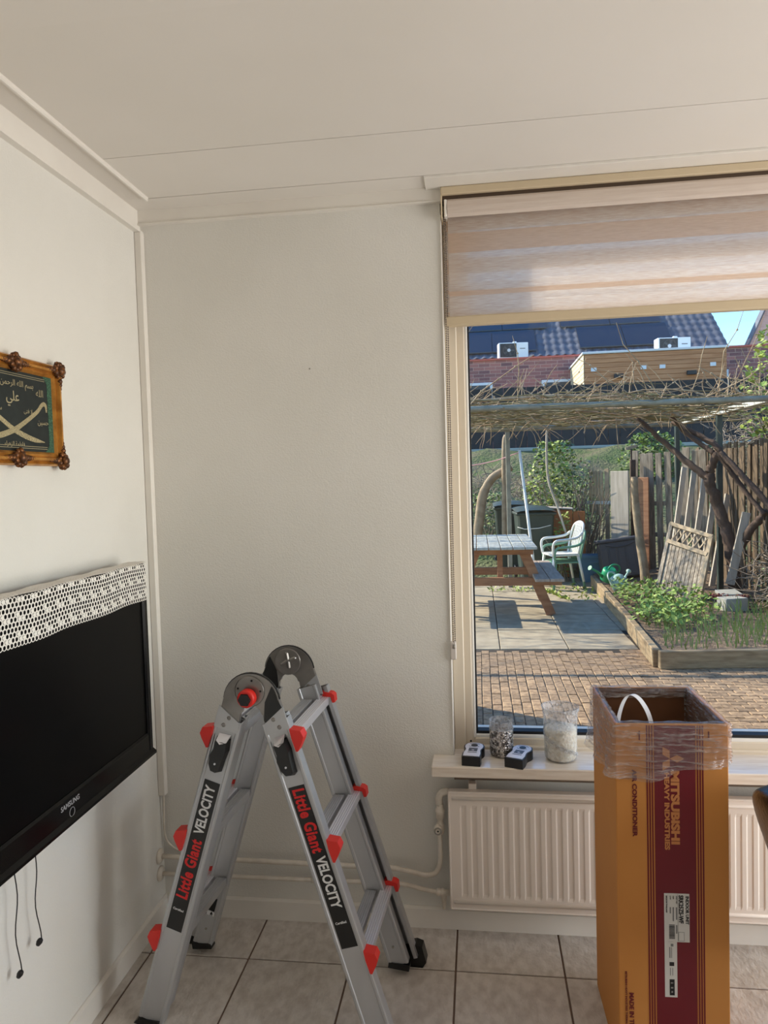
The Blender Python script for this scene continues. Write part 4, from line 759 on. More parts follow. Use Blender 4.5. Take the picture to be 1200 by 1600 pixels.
# --- ground, bank
def hgt(x, y):
    t = max(0, min(1, (y - 11.0) / 8.4)); b = 2.18 * (t * t * (3 - 2 * t)) ** 0.8
    return b + (0.10 * math.sin(x * 1.7 + y * 1.1) + 0.06 * math.sin(x * 4.3 - y * 3.1)) * min(1, t * 5) * (1 - max(0, (t - 0.85) / 0.15))
gm = MB(); gm.grid(lambda a, b: (-9 + 26 * a, 6.4 + 13.6 * b, hgt(-9 + 26 * a, 6.4 + 13.6 * b) - 0.13 * (1 if 6.4 + 13.6 * b < 10.7 else max(0, 1 - (6.4 + 13.6 * b - 10.7) / 0.6))), 90, 60)
tag(gm.obj('garden_ground', 'bank'), 'rough garden ground rising to a grassy bank', 'ground', kind='structure')
tag(MB().b2((-9, 20.0, 1.6), (22, 40, 2.1)).obj('upper_ground', 'bank'), 'level ground of the gardens beyond the bank', 'ground', kind='structure')
tag(MB().b2((-9, 2.58, -0.3), (17, 6.5, -0.125)).obj('lower_ground', 'soil'), 'bare earth under the terrace', 'ground', kind='structure')
tag(MB().b2((-9, 19.55, 2.0), (17, 19.85, 2.27), 0.02).obj('bank_kerb', 'concrete'), 'pale concrete kerb along the foot of the black fence', 'kerb')
# --- unseen screen added left of the window to shade sill and terrace
ps = thing('shade_screen', 'tall unseen timber screen added left of the terrace to block the sun', 'screen', (-0.60, 3.84, 0))
for k in range(17): MB().b2((-0.012, -1.25 + k * 0.148, 0.02), (0.012, -1.25 + k * 0.148 + 0.142, 2.52), 0.003).obj('board', 'grey_wood', ps)
for y in (-1.24, 0.0, 1.25): MB().b2((-0.055, y - 0.035, 0.0), (-0.013, y + 0.035, 2.56), 0.004).obj('post', 'grey_wood', ps)

# --- raised bed
bed = thing('raised_bed', 'raised vegetable bed edged with timber sleepers beside the path', 'raised bed', (2.2, 7.9, 0))
def board_between(name, a, b, h, th_, m, parent, off=(0, 0, 0)):
    a, b, off = Vector(a), Vector(b), Vector(off); d = b - a; L_ = d.length; ang = math.atan2(d.y, d.x); return MB().box((0, 0, 0), (L_, th_, h), None, 0.006).obj(name, m, parent, (a + b) / 2 - off + Vector((0, 0, h / 2)), (0, 0, ang))
O = (2.2, 7.9, 0)
for a, b in (((1.365, 5.84, 0), (1.43, 7.25, 0)), ((1.435, 7.27, 0), (1.475, 8.5, 0)), ((1.478, 8.52, 0), (1.535, 10.1, 0))): board_between('edge_sleeper', a, b, 0.145, 0.06, 'sleeper', bed, O)
for a, b in (((1.375, 5.80, 0), (2.9, 5.93, 0)), ((2.92, 5.93, 0), (3.7, 6.0, 0))): board_between('front_sleeper', a, b, 0.140, 0.06, 'sleeper', bed, O)
def soil_h(x, y): return 0.105 + 0.025 * math.sin(x * 5 + y * 3) * math.sin(y * 4 - x) + 0.05 * max(0, min(1, (x - 1.8)))
def bed_x0(y): return 1.40 + (y - 5.84) * 0.04
mb = MB(); mb.grid(lambda a, b: ((bed_x0(5.86 + 5 * b)) * (1 - a) + 4.0 * a - O[0], 5.86 + 5.0 * b - O[1], soil_h(bed_x0(5.86 + 5 * b) * (1 - a) + 4 * a, 5.86 + 5 * b)), 40, 60); mb.obj('soil', 'soil', bed)
def leaf(mb, c, d, n, L_, w):
    c, d, n = Vector(c), Vector(d).normalized(), Vector(n); s_ = d.cross(n).normalized(); mb.add([c, c + d * L_ * 0.5 + s_ * w, c + d * L_ + n * L_ * -0.1, c + d * L_ * 0.5 - s_ * w], [(0, 1, 2, 3)])
def rv(): return Vector((U(-1, 1), U(-1, 1), U(-0.3, 1))).normalized()
mb = MB()
for k in range(430):
    y = U(6.0, 7.6); x = U(bed_x0(y) + 0.1, min(bed_x0(y) + 1.7, 0.42 * y)); h = U(0.07, 0.22); b = Vector((x, y, soil_h(x, y))); d = Vector((U(-.35, .35), U(-.35, .35), 1)).normalized(); s_ = Vector((1, U(-.4, .4), 0)).normalized() * U(0.003, 0.006)
    q = b + d * h * 0.6; e = q + (d + Vector((U(-.5, .5), U(-.5, .5), -0.2))) * h * 0.45; mb.add([b - s_, b + s_, q + s_ * 0.8, q - s_ * 0.8, e], [(0, 1, 2, 3), (3, 2, 4)])
tag(mb.obj('bed_grass', 'blade'), 'thin green shoots and grass growing in the front of the raised bed', 'grass', kind='stuff')
mb = MB()
for k in range(105):
    y = U(6.7, 8.7); x = bed_x0(y) + 0.06 + U(0, 0.75) ** 1.2; c = Vector((x, y, soil_h(x, y)))
    if (y - 7.4) * 0.5 + (x - 1.9) > 0.75: continue
    for q in range(11):
        p = c + Vector((U(-.09, .09), U(-.09, .09), U(0.04, 0.20))); leaf(mb, p, rv(), Vector((U(-.4, .4), U(-.6, .2), 1)), U(0.04, 0.075), U(0.014, 0.026))
tag(mb.obj('bed_plants', 'leaf_green'), 'low mass of bright green leafy weeds in the raised bed', 'plants', kind='stuff')
mb = MB()
for k in range(340):
    x = U(0.1, 1.5); y = random.choice((U(8.9, 9.9), U(9.2, 10.2))); x = max(x, 0.75 + (10 - y) * 0.3) if y < 9.6 else x; p = Vector((x, y, 0.0)); leaf(mb, p, rv(), Vector((U(-.4, .4), U(-.4, .4), 1)), U(0.04, 0.09), U(0.012, 0.02))
tag(mb.obj('path_weeds', 'leaf_yellow'), 'pale weeds sprouting between the slabs by the chair', 'plants', kind='stuff')

# --- picnic table
pt = thing('picnic_table', 'weathered wooden picnic table with attached benches on the slabs', 'picnic table', (0.225, 8.42, 0))
for k in range(6): x = -0.375 + k * 0.126; MB().b2((x, -0.83, 0.765), (x + 0.119, 0.83, 0.795), 0.004).obj('top_plank', 'table_top_wood', pt)
for sd in (-1, 1):
    for k in range(2): x = sd * 0.50 + (k - 1) * 0.152; MB().b2((x, -0.83, 0.425), (x + 0.146, 0.83, 0.458), 0.004).obj('bench_plank', 'bench_wood', pt)
for y in (-0.42, 0.48):
    for sd in (-1, 1):
        a = Vector((sd * 0.24, y, 0.765)); b = Vector((sd * 0.545, y, 0.0)); d = (b - a); u = Vector((1, 0, -d.x / d.z)).normalized() * 0.05
        MB().add([a - u, a + u, b + u, b - u] + [q + Vector((0, 0.045, 0)) for q in (a - u, a + u, b + u, b - u)], [(0, 1, 2, 3), (7, 6, 5, 4), (0, 4, 5, 1), (1, 5, 6, 2), (2, 6, 7, 3), (3, 7, 4, 0)]).obj('leg', 'table_wood', pt)
    MB().b2((-0.66, y - 0.045, 0.335), (0.66, y, 0.425), 0.004).obj('bench_beam', 'table_wood', pt); MB().b2((-0.36, y - 0.045, 0.675), (0.36, y, 0.765), 0.004).obj('top_beam', 'table_wood', pt)
MB().b2((-0.03, -0.40, 0.36), (0.03, -0.36, 0.70), 0.003).obj('brace', 'table_wood', pt)

# --- wheelie bins
def bin_(lab, locn, rz):
    b = thing('wheelie_bin', lab, 'bin', locn, rz, 'green wheelie bins')
    mb = MB(); q = []
    for z, w, d in ((0.03, 0.40, 0.46), (0.45, 0.46, 0.52), (0.90, 0.51, 0.60), (0.98, 0.52, 0.62)):
        for x, y in ((-1, -1), (1, -1), (1, 1), (-1, 1)):
            for cx, cy in (((0.9, 1), (1, 0.9)) if x * y < 0 else ((1, 0.9), (0.9, 1))): q.append((x * w / 2 * cx, y * d / 2 * cy, z))
    n = 8; mb.add(q, [(i * n + k, i * n + (k + 1) % n, (i + 1) * n + (k + 1) % n, (i + 1) * n + k) for i in range(3) for k in range(n)] + [tuple(range(n))[::-1], tuple(range(3 * n, 4 * n))]); mb.obj('body', 'bin_green', b)
    MB().b2((-0.285, -0.345, 0.965), (0.285, 0.335, 1.005), 0.012).obj('rim', 'bin_green', b)
    MB().grid(lambda a, c: (-0.285 + 0.57 * a, -0.36 + 0.73 * c, 1.012 + 0.06 * math.sin(math.pi * a) ** 0.5 * math.sin(math.pi * (0.08 + 0.84 * c)) ** 0.5 + 0.035 * c), 10, 10).obj('lid', 'bin_green', b)
    MB().tube([(-0.25, 0.36, 1.02), (0.25, 0.36, 1.02)], 0.016, 8).obj('handle_bar', 'bin_green', b)
    for x in (-0.25, 0.25): MB().lathe([(0.10, -0.02), (0.10, 0.02)], (x, 0.24, 0.10), (1, 0, 0), 16).obj('wheel', 'rubber', b)
bin_('front dark green wheelie bin with string round it, behind the picnic table', (0.80, 10.75, 0.0), 0.05); bin_('rear dark green wheelie bin half hidden by the other one', (0.52, 11.65, 0.05), 0.0)
tag(MB().tube([(0.55, 10.43, 0.80), (0.65, 10.425, 0.77), (0.85, 10.425, 0.78), (1.02, 10.44, 0.82)], 0.006, 5).obj('string', 'plastic_white'), 'slack white string tied across the front wheelie bin', 'string')

# --- stacked garden chairs
def garden_chair(lab, locn, rz, m):
    c = thing('garden_chair', lab, 'chair', locn, rz, 'stacked plastic garden chairs'); c.scale = (0.88, 0.88, 0.90)
    MB().grid(lambda a, b: (-0.21 + 0.42 * a, -0.22 + 0.44 * b, 0.42 - 0.02 * math.sin(math.pi * a) * math.sin(math.pi * b) + (0.0)), 8, 8).obj('seat', m, c); MB().b2((-0.225, -0.225, 0.385), (0.215, 0.225, 0.412), 0.01).obj('seat_rim', m, c)
    for sy in (-1, 1):
        MB().tube([(-0.19, sy * 0.21, 0.40), (-0.24, sy * 0.25, 0.0)], [0.024, 0.018], 8).obj('leg', m, c); MB().tube([(0.19, sy * 0.19, 0.40), (0.27, sy * 0.22, 0.0)], [0.024, 0.018], 8).obj('leg', m, c)
        MB().tube(smooth([(-0.21, sy * 0.235, 0.40), (-0.22, sy * 0.265, 0.55), (-0.17, sy * 0.275, 0.62), (0.0, sy * 0.275, 0.635), (0.16, sy * 0.255, 0.66), (0.245, sy * 0.22, 0.72)], 5), 0.02, 8).obj('armrest', m, c)
        MB().tube(smooth([(0.19, sy * 0.20, 0.41), (0.235, sy * 0.215, 0.62), (0.285, sy * 0.19, 0.80), (0.31, sy * 0.10, 0.86), (0.315, 0.0, 0.875)], 5), 0.02, 8).obj('back_frame', m, c)
    for y in (-0.11, -0.055, 0.0, 0.055, 0.11): MB().tube(smooth([(0.20, y, 0.42), (0.245, y * 1.05, 0.64), (0.305, y * 0.9, 0.855)], 5), [0.013] * 11, 6).obj('back_slat', m, c)
garden_chair('white plastic garden chair on top of the mint one by the bins', (1.10, 9.95, 0.10), 0.25, 'plastic_white'); garden_chair('mint green plastic garden chair under the white one', (1.12, 9.97, 0.0), 0.25, 'plastic_mint')
# --- crate, storage box, watering cans
cr = thing('blue_crate', 'pale blue plastic crate between the chairs and the grey storage box', 'crate', (1.60, 10.55, 0.0), 0.05)
mb = MB(); q = []
for z, w, d in ((0.0, 0.32, 0.24), (0.38, 0.36, 0.28)): q += [(x * w / 2, y * d / 2, z) for x, y in ((-1, -1), (1, -1), (1, 1), (-1, 1))]
q += [(x * 0.34 / 2, y * 0.26 / 2, 0.38) for x, y in ((-1, -1), (1, -1), (1, 1), (-1, 1))] + [(x * 0.30 / 2, y * 0.22 / 2, 0.02) for x, y in ((-1, -1), (1, -1), (1, 1), (-1, 1))]
mb.add(q, [(3, 2, 1, 0), (12, 13, 14, 15)] + [(i * 4 + k, i * 4 + (k + 1) % 4, (i + 1) * 4 + (k + 1) % 4, (i + 1) * 4 + k) for i in range(3) for k in range(4)]); mb.obj('tub', 'crate_blue', cr)
MB().b2((-0.19, -0.15, 0.34), (0.19, -0.138, 0.385), 0.004).obj('rim', 'crate_blue', cr); MB().b2((-0.06, -0.152, 0.27), (0.06, -0.13, 0.30), 0.004).obj('grip', 'crate_blue', cr)
sg = thing('storage_box', 'dark grey plastic cushion box tilted beside the leaning log', 'storage box', (1.96, 10.15, 0.10)); sg.rotation_euler = (-0.10, -0.13, -0.05); sg.scale = (1.08, 1, 1.05)
MB().box((0, 0, 0.25), (0.52, 0.40, 0.46), None, 0.012).obj('tub', 'storage_grey', sg); MB().box((0, 0, 0.50), (0.56, 0.44, 0.05), None, 0.014).obj('lid', 'storage_grey', sg)
for k in range(5): MB().b2((-0.25 + k * 0.105, -0.206, 0.05), (-0.25 + k * 0.105 + 0.08, -0.199, 0.40), 0.003).obj('panel_rib', 'storage_grey', sg)
mb = MB(); mb.tube(smooth([(-0.18, -0.21, 0.445), (-0.06, -0.215, 0.415), (0.06, -0.215, 0.42), (0.16, -0.21, 0.45)], 5), 0.009, 6); mb.obj('lid_handle', 'storage_grey', sg)
def can(lab, locn, rz, m, tilt):
    c = thing('watering_can', lab, 'watering can', locn, rz, 'watering cans in the raised bed'); c.rotation_euler = (tilt, 0, rz)
    MB().lathe([(0.085, 0), (0.095, 0.01), (0.09, 0.14), (0.06, 0.17), (0.055, 0.165)], n=20).obj('body', m, c)
    MB().tube([(-0.08, 0, 0.05), (-0.18, 0, 0.14), (-0.27, 0, 0.19)], [0.022, 0.015, 0.012], 8).obj('spout', m, c); MB().lathe([(0.012, 0), (0.032, 0.03), (0.03, 0.034)], (-0.265, 0, 0.187), (-0.85, 0, 0.5), 12).obj('rose', m, c)
    MB().tube(smooth([(-0.03, 0, 0.165), (0.0, 0, 0.22), (0.08, 0, 0.22), (0.13, 0, 0.15), (0.095, 0, 0.05)], 5), 0.011, 8).obj('handle', m, c)
can('bright green watering can lying at the far end of the raised bed', (1.60, 9.35, 0.19), 0.35, 'can_green', 0.5); can('pale mint watering can in front of the green one', (1.66, 8.75, 0.17), -2.4, 'can_mint', 0.6)
# --- log, gate, pergola
tag(MB().tube(smooth([(2.01, 9.05, 0.05), (1.985, 9.05, 0.35), (1.93, 9.07, 0.8), (1.90, 9.1, 1.2), (1.895, 9.12, 1.48)], 5), [0.058] * 5 + [0.052] * 5 + [0.046] * 5 + [0.042] * 5 + [0.038], 10).obj('leaning_log', 'dead_wood'), 'tall pale grey log standing upright in the raised bed', 'log')
tag(MB().tube([(2.02, 8.75, 0.13), (2.28, 9.0, 0.36)], [0.05, 0.045], 8).obj('short_log', 'dead_wood'), 'short grey log lying at the foot of the gate', 'log')
gt = thing('garden_gate', 'old wooden slatted gate with lattice top leaning against the vine', 'gate', (0, 0, 0))
gB = Vector((1.98, 8.45, 0.20)); gx = Vector((0.31, -0.53, -0.12)); gz = Vector((0.255, 0.35, 0.74)); gt.location = gB
gw, ghh = gx.length, gz.length; ex, ez = gx / gw, gz / ghh; ey = ez.cross(ex).normalized()
def gbar(name, a, b, w, t_, off=0.0, m='grey_wood'):
    """bar on the gate plane from (u,v) to (u,v)"""
    A = ex * a[0] + ez * a[1]; B = ex * b[0] + ez * b[1]; d = (B - A); L_ = d.length; d.normalize(); s_ = d.cross(ey).normalized(); q = []
    for p in (A, B):
        for i, j in ((-1, -1), (1, -1), (1, 1), (-1, 1)): q.append(p + s_ * w / 2 * i + ey * (off + t_ / 2 * j))
    MB().add(q, [(3, 2, 1, 0), (4, 5, 6, 7), (0, 1, 5, 4), (1, 2, 6, 5), (2, 3, 7, 6), (3, 0, 4, 7)]).obj(name, m, gt)
gbar('stile', (0.02, -0.02), (0.02, ghh), 0.045, 0.035); gbar('stile', (gw - 0.02, -0.02), (gw - 0.02, ghh), 0.05, 0.035, 0, 'lattice_tan')
gbar('top_rail', (0, ghh - 0.02), (gw, ghh - 0.02), 0.045, 0.04, 0, 'lattice_tan'); gbar('middle_rail', (0.02, ghh - 0.24), (gw - 0.02, ghh - 0.24), 0.045, 0.04, -0.004, 'lattice_tan'); gbar('bottom_rail', (0.02, 0.03), (gw - 0.02, 0.03), 0.045, 0.03, 0.012)
for k in range(10): x = 0.07 + k * (gw - 0.14) / 9; gbar('slat', (x, 0.0), (x, ghh - 0.22), 0.042, 0.012, 0.004)
for k in range(6):
    x = 0.06 + k * (gw - 0.22) / 5; gbar('lattice_strip', (x, ghh - 0.22), (x + 0.10, ghh - 0.04), 0.016, 0.007, 0.0, 'lattice_tan'); gbar('lattice_strip', (x + 0.10, ghh - 0.22), (x, ghh - 0.04), 0.016, 0.007, 0.008, 'lattice_tan')
# --- leaning pale slats between gate and trunk
random.seed(5)
for k, (px_, lab) in enumerate(((2.60, 'pale weathered plank leaning on the fence, farthest from the vine trunk'), (2.70, 'second pale plank from the left leaning on the fence'), (2.80, 'third pale plank from the left leaning on the fence'), (2.90, 'fourth pale plank leaning close behind the vine trunk'), (3.0, 'shorter pale plank leaning lowest beside the vine trunk'))):
    a = Vector((px_ - 0.28, 9.25 - 0.08 * k, 0.12)); b = Vector((px_ + 0.05, 9.75 - 0.1 * k, 1.58 - 0.14 * max(0, k - 1.5))); d = (b - a).normalized(); s_ = d.cross(Vector((0.3, -1, 0))).normalized(); nn = s_.cross(d)
    q = [p + s_ * 0.034 * i + nn * 0.011 * j for p in (a, b) for i, j in ((-1, -1), (1, -1), (1, 1), (-1, 1))]
    mb = MB().add([v - a for v in q], [(3, 2, 1, 0), (4, 5, 6, 7), (0, 1, 5, 4), (1, 2, 6, 5), (2, 3, 7, 6), (3, 0, 4, 7)]); tag(mb.obj('leaning_plank', 'plank_grey', None, a), lab, 'plank', 'planks leaning on the fence')
tag(MB().box((0, 0, 0.33), (0.09, 0.025, 0.80), R3(y=0.22), 0.003).obj('short_plank', 'plank_grey', None, (2.78, 8.2, 0.35)), 'short pale plank wedged between the vine trunk and its branch', 'plank')
# --- back fence: slats facing the house, and side fence of dark reed slats
bf = thing('slat_fence', 'grey weathered slat fence across the back of the bed', 'fence', (2.3, 11.0, 0), -0.72); bf.scale = (1.25, 1, 1)
x = -0.02
for k in range(9):
    w = U(0.05, 0.085); h = 1.84 + U(-0.04, 0.03); MB().box((x, U(-.015, .015), h / 2), (w, 0.02, h), R3(y=U(-.03, .03)), 0.003).obj('slat', 'grey_wood', bf); x += w + U(0.012, 0.04)
for z in (0.6, 1.05): MB().b2((-0.06, 0.012, z), (0.72, 0.045, z + 0.06), 0.003).obj('rail', 'grey_wood', bf)
for k in range(5): MB().b2((-0.62 + k * 0.04, -0.01, 0.9), (-0.62 + k * 0.04 + 0.028, 0.01, 1.60 - 0.01 * k), 0.002).obj('short_slat', 'lattice_tan', bf)
MB().b2((-0.66, -0.02, 1.06), (-0.30, 0.015, 1.11), 0.003).obj('rail', 'rail_white', bf); MB().b2((-0.40, -0.01, 0.1), (-0.345, 0.01, 1.60), 0.002).obj('slat', 'lattice_tan', bf)
mb = MB()
for k in range(8): mb.tube([(-0.64, 0.02, 0.25 + k * 0.1), (-0.28, 0.02, 0.25 + k * 0.1)], 0.003, 4)
for k in range(6): mb.tube([(-0.62 + k * 0.06, 0.02, 0.15), (-0.62 + k * 0.06, 0.02, 1.02)], 0.003, 4)
mb.obj('wire_mesh', 'cane_moss', bf, kind='stuff')
tag(MB().b2((-0.145, -0.015, 0.1), (0.145, 0.015, 1.56), 0.004).obj('hardboard_sheet', 'plank_grey', None, (2.06, 10.9, 0.0), (0, 0, -0.75)), 'pale upright board standing against the wire mesh panel', 'board')
tag(MB().b2((2.215, 10.9, 0.0), (2.29, 10.96, 1.72), 0.006).obj('dark_post', 'bark'), 'dark square timber post beside the pale upright board', 'post')
tag(MB().b2((-0.11, -0.012, 0.0), (0.11, 0.012, 1.46), 0.004).obj('brown_board', 'table_wood', None, (2.33, 10.72, 0.0), (0, 0, -0.75)), 'brown upright board standing behind the leaning log', 'board')
tp = thing('tee_post', 'thin stake with a pale crosspiece behind the slat fence', 'stake', (2.30, 11.25, 0.0)); MB().b2((-0.012, -0.012, 0), (0.012, 0.012, 1.88), 0.002).obj('stake', 'bark', tp); MB().box((0.0, 0, 1.91), (0.17, 0.03, 0.045), R3(y=-0.25), 0.003).obj('crosspiece', 'lattice_tan', tp)
sf = thing('reed_fence', 'dark brown fence of upright split slats along the right side', 'fence', (3.12, 8.9, 0))
y = 2.05
while y > -2.4:
    w = U(0.06, 0.10); h = 1.82 + U(-0.05, 0.06); MB().box((U(-.02, .02), y, h / 2), (0.018, w, h), R3(x=U(-.035, .035)), 0.003).obj('slat', 'brown_reed', sf); y -= w + U(0.004, 0.022)
for z in (0.5, 1.35): MB().b2((0.02, -2.4, z), (0.06, 2.1, z + 0.07), 0.004).obj('rail', 'brown_reed', sf)
# --- pergola
PZ = 2.16
pg = thing('pergola', 'metal pergola frame carrying the bare grapevine over the garden', 'pergola', (2.72, 8.6, 0))
def pgo(a): return (a[0] - 2.72, a[1] - 8.6, a[2])
MB().b2(pgo((2.69, 8.57, 0.0)), pgo((2.75, 8.63, PZ)), 0.006).obj('post', 'post_green', pg)
MB().b2(pgo((2.69, 10.3, 0.0)), pgo((2.75, 10.36, PZ)), 0.006).obj('post', 'post_green', pg)
for x in (0.42, -1.3): MB().b2(pgo((x - 0.03, 10.0, 0.0)), pgo((x + 0.03, 10.06, PZ)), 0.006).obj('post', 'beam_grey', pg)
MB().tube([pgo((-4.2, 7.0, PZ + 0.05)), pgo((3.4, 7.0, PZ + 0.01))], 0.028, 10).obj('near_beam', 'beam_grey', pg)
MB().tube([pgo((-4.2, 10.0, PZ + 0.04)), pgo((2.75, 10.0, PZ))], 0.035, 10).obj('far_beam', 'beam_grey', pg)
MB().b2(pgo((2.68, 6.6, PZ - 0.005)), pgo((2.76, 10.1, PZ + 0.05)), 0.004).obj('side_rail', 'rail_white', pg)
mb = MB()
for k in range(9): y = 7.3 + k * 0.32; MB().tube([pgo((-4.2, y, PZ + 0.02)), pgo((2.7, y, PZ + 0.02))], 0.004, 5).obj('wire', 'cane_moss', pg)
# --- grapevine
random.seed(33)
gv = thing('grapevine', 'bare grapevine with twisted trunk spreading over the pergola', 'grapevine', (2.80, 8.35, 0.1))
def go(p): return (p[0] - 2.80, p[1] - 8.35, p[2] - 0.1)
def stem(name, pts, r0, r1, m='bark', n=8):
    P = smooth(pts, 6); k = len(P); P = [p + Vector((U(-1, 1), U(-1, 1), U(-1, 1))) * r0 * 0.18 for p in P]; MB().tube([go(p) for p in P], [r0 + (r1 - r0) * i / (k - 1) for i in range(k)], n).obj(name, m, gv)
stem('trunk', [(2.80, 8.35, 0.10), (2.78, 8.36, 0.40), (2.76, 8.42, 0.75), (2.70, 8.5, 1.05), (2.60, 8.5, 1.35), (2.57, 8.5, 1.50)], 0.075, 0.060)
stem('limb', [(2.78, 8.38, 0.55), (2.86, 8.2, 0.80), (2.95, 8.1, 0.98), (3.02, 8.05, 1.10)], 0.055, 0.035)
stem('limb', [(2.57, 8.5, 1.45), (2.44, 8.6, 1.58), (2.25, 8.8, 1.80), (2.02, 8.9, 2.05), (1.9, 8.9, 2.18)], 0.045, 0.025)
stem('limb', [(2.58, 8.5, 1.5), (2.62, 8.45, 1.66), (2.66, 8.4, 1.76), (2.56, 8.6, 1.9), (2.30, 8.9, 2.12)], 0.05, 0.026)
stem('limb', [(2.66, 8.4, 1.74), (2.80, 8.2, 1.50), (2.98, 7.9, 1.15), (3.06, 7.6, 0.8), (3.04, 7.35, 0.45), (2.98, 7.2, 0.15)], 0.035, 0.030)
stem('limb', [(2.64, 8.4, 1.72), (2.82, 8.3, 1.40), (2.92, 8.15, 1.18), (2.98, 8.0, 1.06)], 0.028, 0.024)
stem('limb', [(2.62, 8.45, 1.72), (2.50, 8.6, 1.85), (2.36, 8.7, 2.0), (2.2, 8.6, 2.16)], 0.03, 0.02)
stem('limb', [(2.3, 8.8, 2.14), (1.4, 8.7, 2.24), (0.6, 8.2, 2.25), (-0.6, 8.0, 2.24)], 0.024, 0.014, 'cane_moss'); stem('limb', [(2.3, 8.6, 2.15), (1.6, 7.6, 2.27), (0.9, 7.25, 2.30), (0.1, 7.12, 2.28), (-0.8, 7.1, 2.26)], 0.022, 0.012, 'cane')
stem('limb', [(2.2, 8.9, 2.15), (1.6, 9.4, 2.24), (0.7, 9.7, 2.24), (-0.5, 9.75, 2.22)], 0.022, 0.012, 'cane_moss')
mbA, mbB = MB(), MB()
for k in range(470):
    y = U(7.0, 10.0); x = U(-1.5, 2.6) if k % 12 else U(-4, -1.5); z = PZ + U(0.0, 0.12); L_ = U(0.5, 1.4); a = random.choice((0, math.pi)) + U(-0.5, 0.5); P = [Vector((x, y, z))]
    for s_ in range(4): a += U(-0.35, 0.35); q = P[-1] + Vector((math.cos(a) * L_ / 4, math.sin(a) * L_ / 4, U(-0.05, 0.05))); q.z = max(PZ - 0.03, min(PZ + 0.26, q.z)); P.append(q)
    r = U(0.004, 0.0085); (mbB if k % 3 else mbA).tube([go(p) for p in P], [r, r * .9, r * .8, r * .7, r * .5], 4, False)
for k in range(230):
    y = random.choice((U(6.95, 7.3), U(7.0, 9.0))); x = U(-1.6, 3.0); P = [Vector((x, y, PZ + 0.05))]; d = Vector((U(-1, 1), U(-0.4, 0.3), U(0.1, 1.0))).normalized(); L_ = U(0.15, 0.55) if k % 6 else U(0.6, 0.95)
    for s_ in range(4): d = (d + Vector((U(-.35, .35), U(-.2, .2), U(-.25, .25)))).normalized(); P.append(P[-1] + d * L_ / 4)
    r = U(0.004, 0.007); mbA.tube([go(p) for p in P], [r, r * .9, r * .75, r * .65, r * .4], 4, False)
    for p in P[1:4]:
        if random.random() < 0.6: mbA.sphere(go(p), r * 2.0, 5, 3)
for k in range(60):
    x = U(0, 2.6); y = U(7.3, 9.9); P = [Vector((x, y, PZ))]; d = Vector((U(-1, 1), U(-.5, .5), -0.5)).normalized(); L_ = U(0.12, 0.4)
    for s_ in range(3): d = (d + Vector((U(-.3, .3), U(-.3, .3), U(-.3, .1)))).normalized(); P.append(P[-1] + d * L_ / 3)
    mbA.tube([go(p) for p in P], [0.005, 0.004, 0.004, 0.002], 4, False)
mbA.obj('young_canes', 'cane', gv, kind='stuff'); mbB.obj('old_canes', 'cane_moss', gv, kind='stuff')
# --- poles, dead trunk, line, carton, shrubs
tag(MB().tube([(0.72, 9.90, 0.0), (0.73, 9.95, 0.35), (0.575, 10.0, 1.88)], [0.022, 0.02, 0.018], 8).obj('white_pole', 'plastic_white'), 'slim white pole leaning upright behind the picnic table', 'pole')
tag(MB().tube(smooth([(1.22, 10.35, 0.70), (1.10, 10.35, 1.10), (0.99, 10.35, 1.45), (0.97, 10.35, 1.80), (0.98, 10.35, 2.2)], 5), 0.016, 7).obj('bamboo_cane', 'plank_grey'), 'pale bent cane rising behind the bins to the pergola', 'cane')
tag(MB().tube(smooth([(-0.03, 11.3, 0.55), (0.02, 11.3, 0.9), (0.08, 11.3, 1.25), (0.22, 11.3, 1.5), (0.42, 11.3, 1.62), (0.52, 11.3, 1.68)], 5), [0.075] * 12 + [0.065] * 14, 9).obj('bent_trunk', 'dead_wood'), 'pale bare tree trunk bending to the right behind the picnic table', 'trunk')
tag(MB().tube(smooth([(0.40, 11.2, 0.4), (0.41, 11.2, 1.2), (0.43, 11.2, 2.0), (0.46, 11.2, 2.15)], 4), [0.05] * 13, 8).obj('upright_stump', 'dead_wood'), 'upright pruned stem beside the bent trunk', 'stem')
tag(MB().tube(smooth([(0.57, 10.0, 1.85), (0.2, 10.2, 1.74), (-0.3, 10.4, 1.68), (-1.2, 10.8, 1.66)], 5), 0.007, 5).obj('clothes_line', 'rope_pink'), 'pink clothes line tied to the white pole', 'clothes line')
oc = thing('orange_carton', 'weathered orange carton standing behind the wheelie bin', 'carton', (1.29, 11.2, 0.0), -0.1); MB().b2((-0.30, -0.20, 0.0), (0.12, 0.2, 1.0), 0.01).obj('body', 'orange_carton', oc); MB().box((-0.09, 0, 1.03), (0.44, 0.42, 0.02), R3(y=0.06), 0.004).obj('lid', 'plank_grey', oc); MB().b2((0.13, -0.18, 0.2), (0.30, -0.16, 0.98), 0.003).obj('side_flap', 'orange_carton', oc)
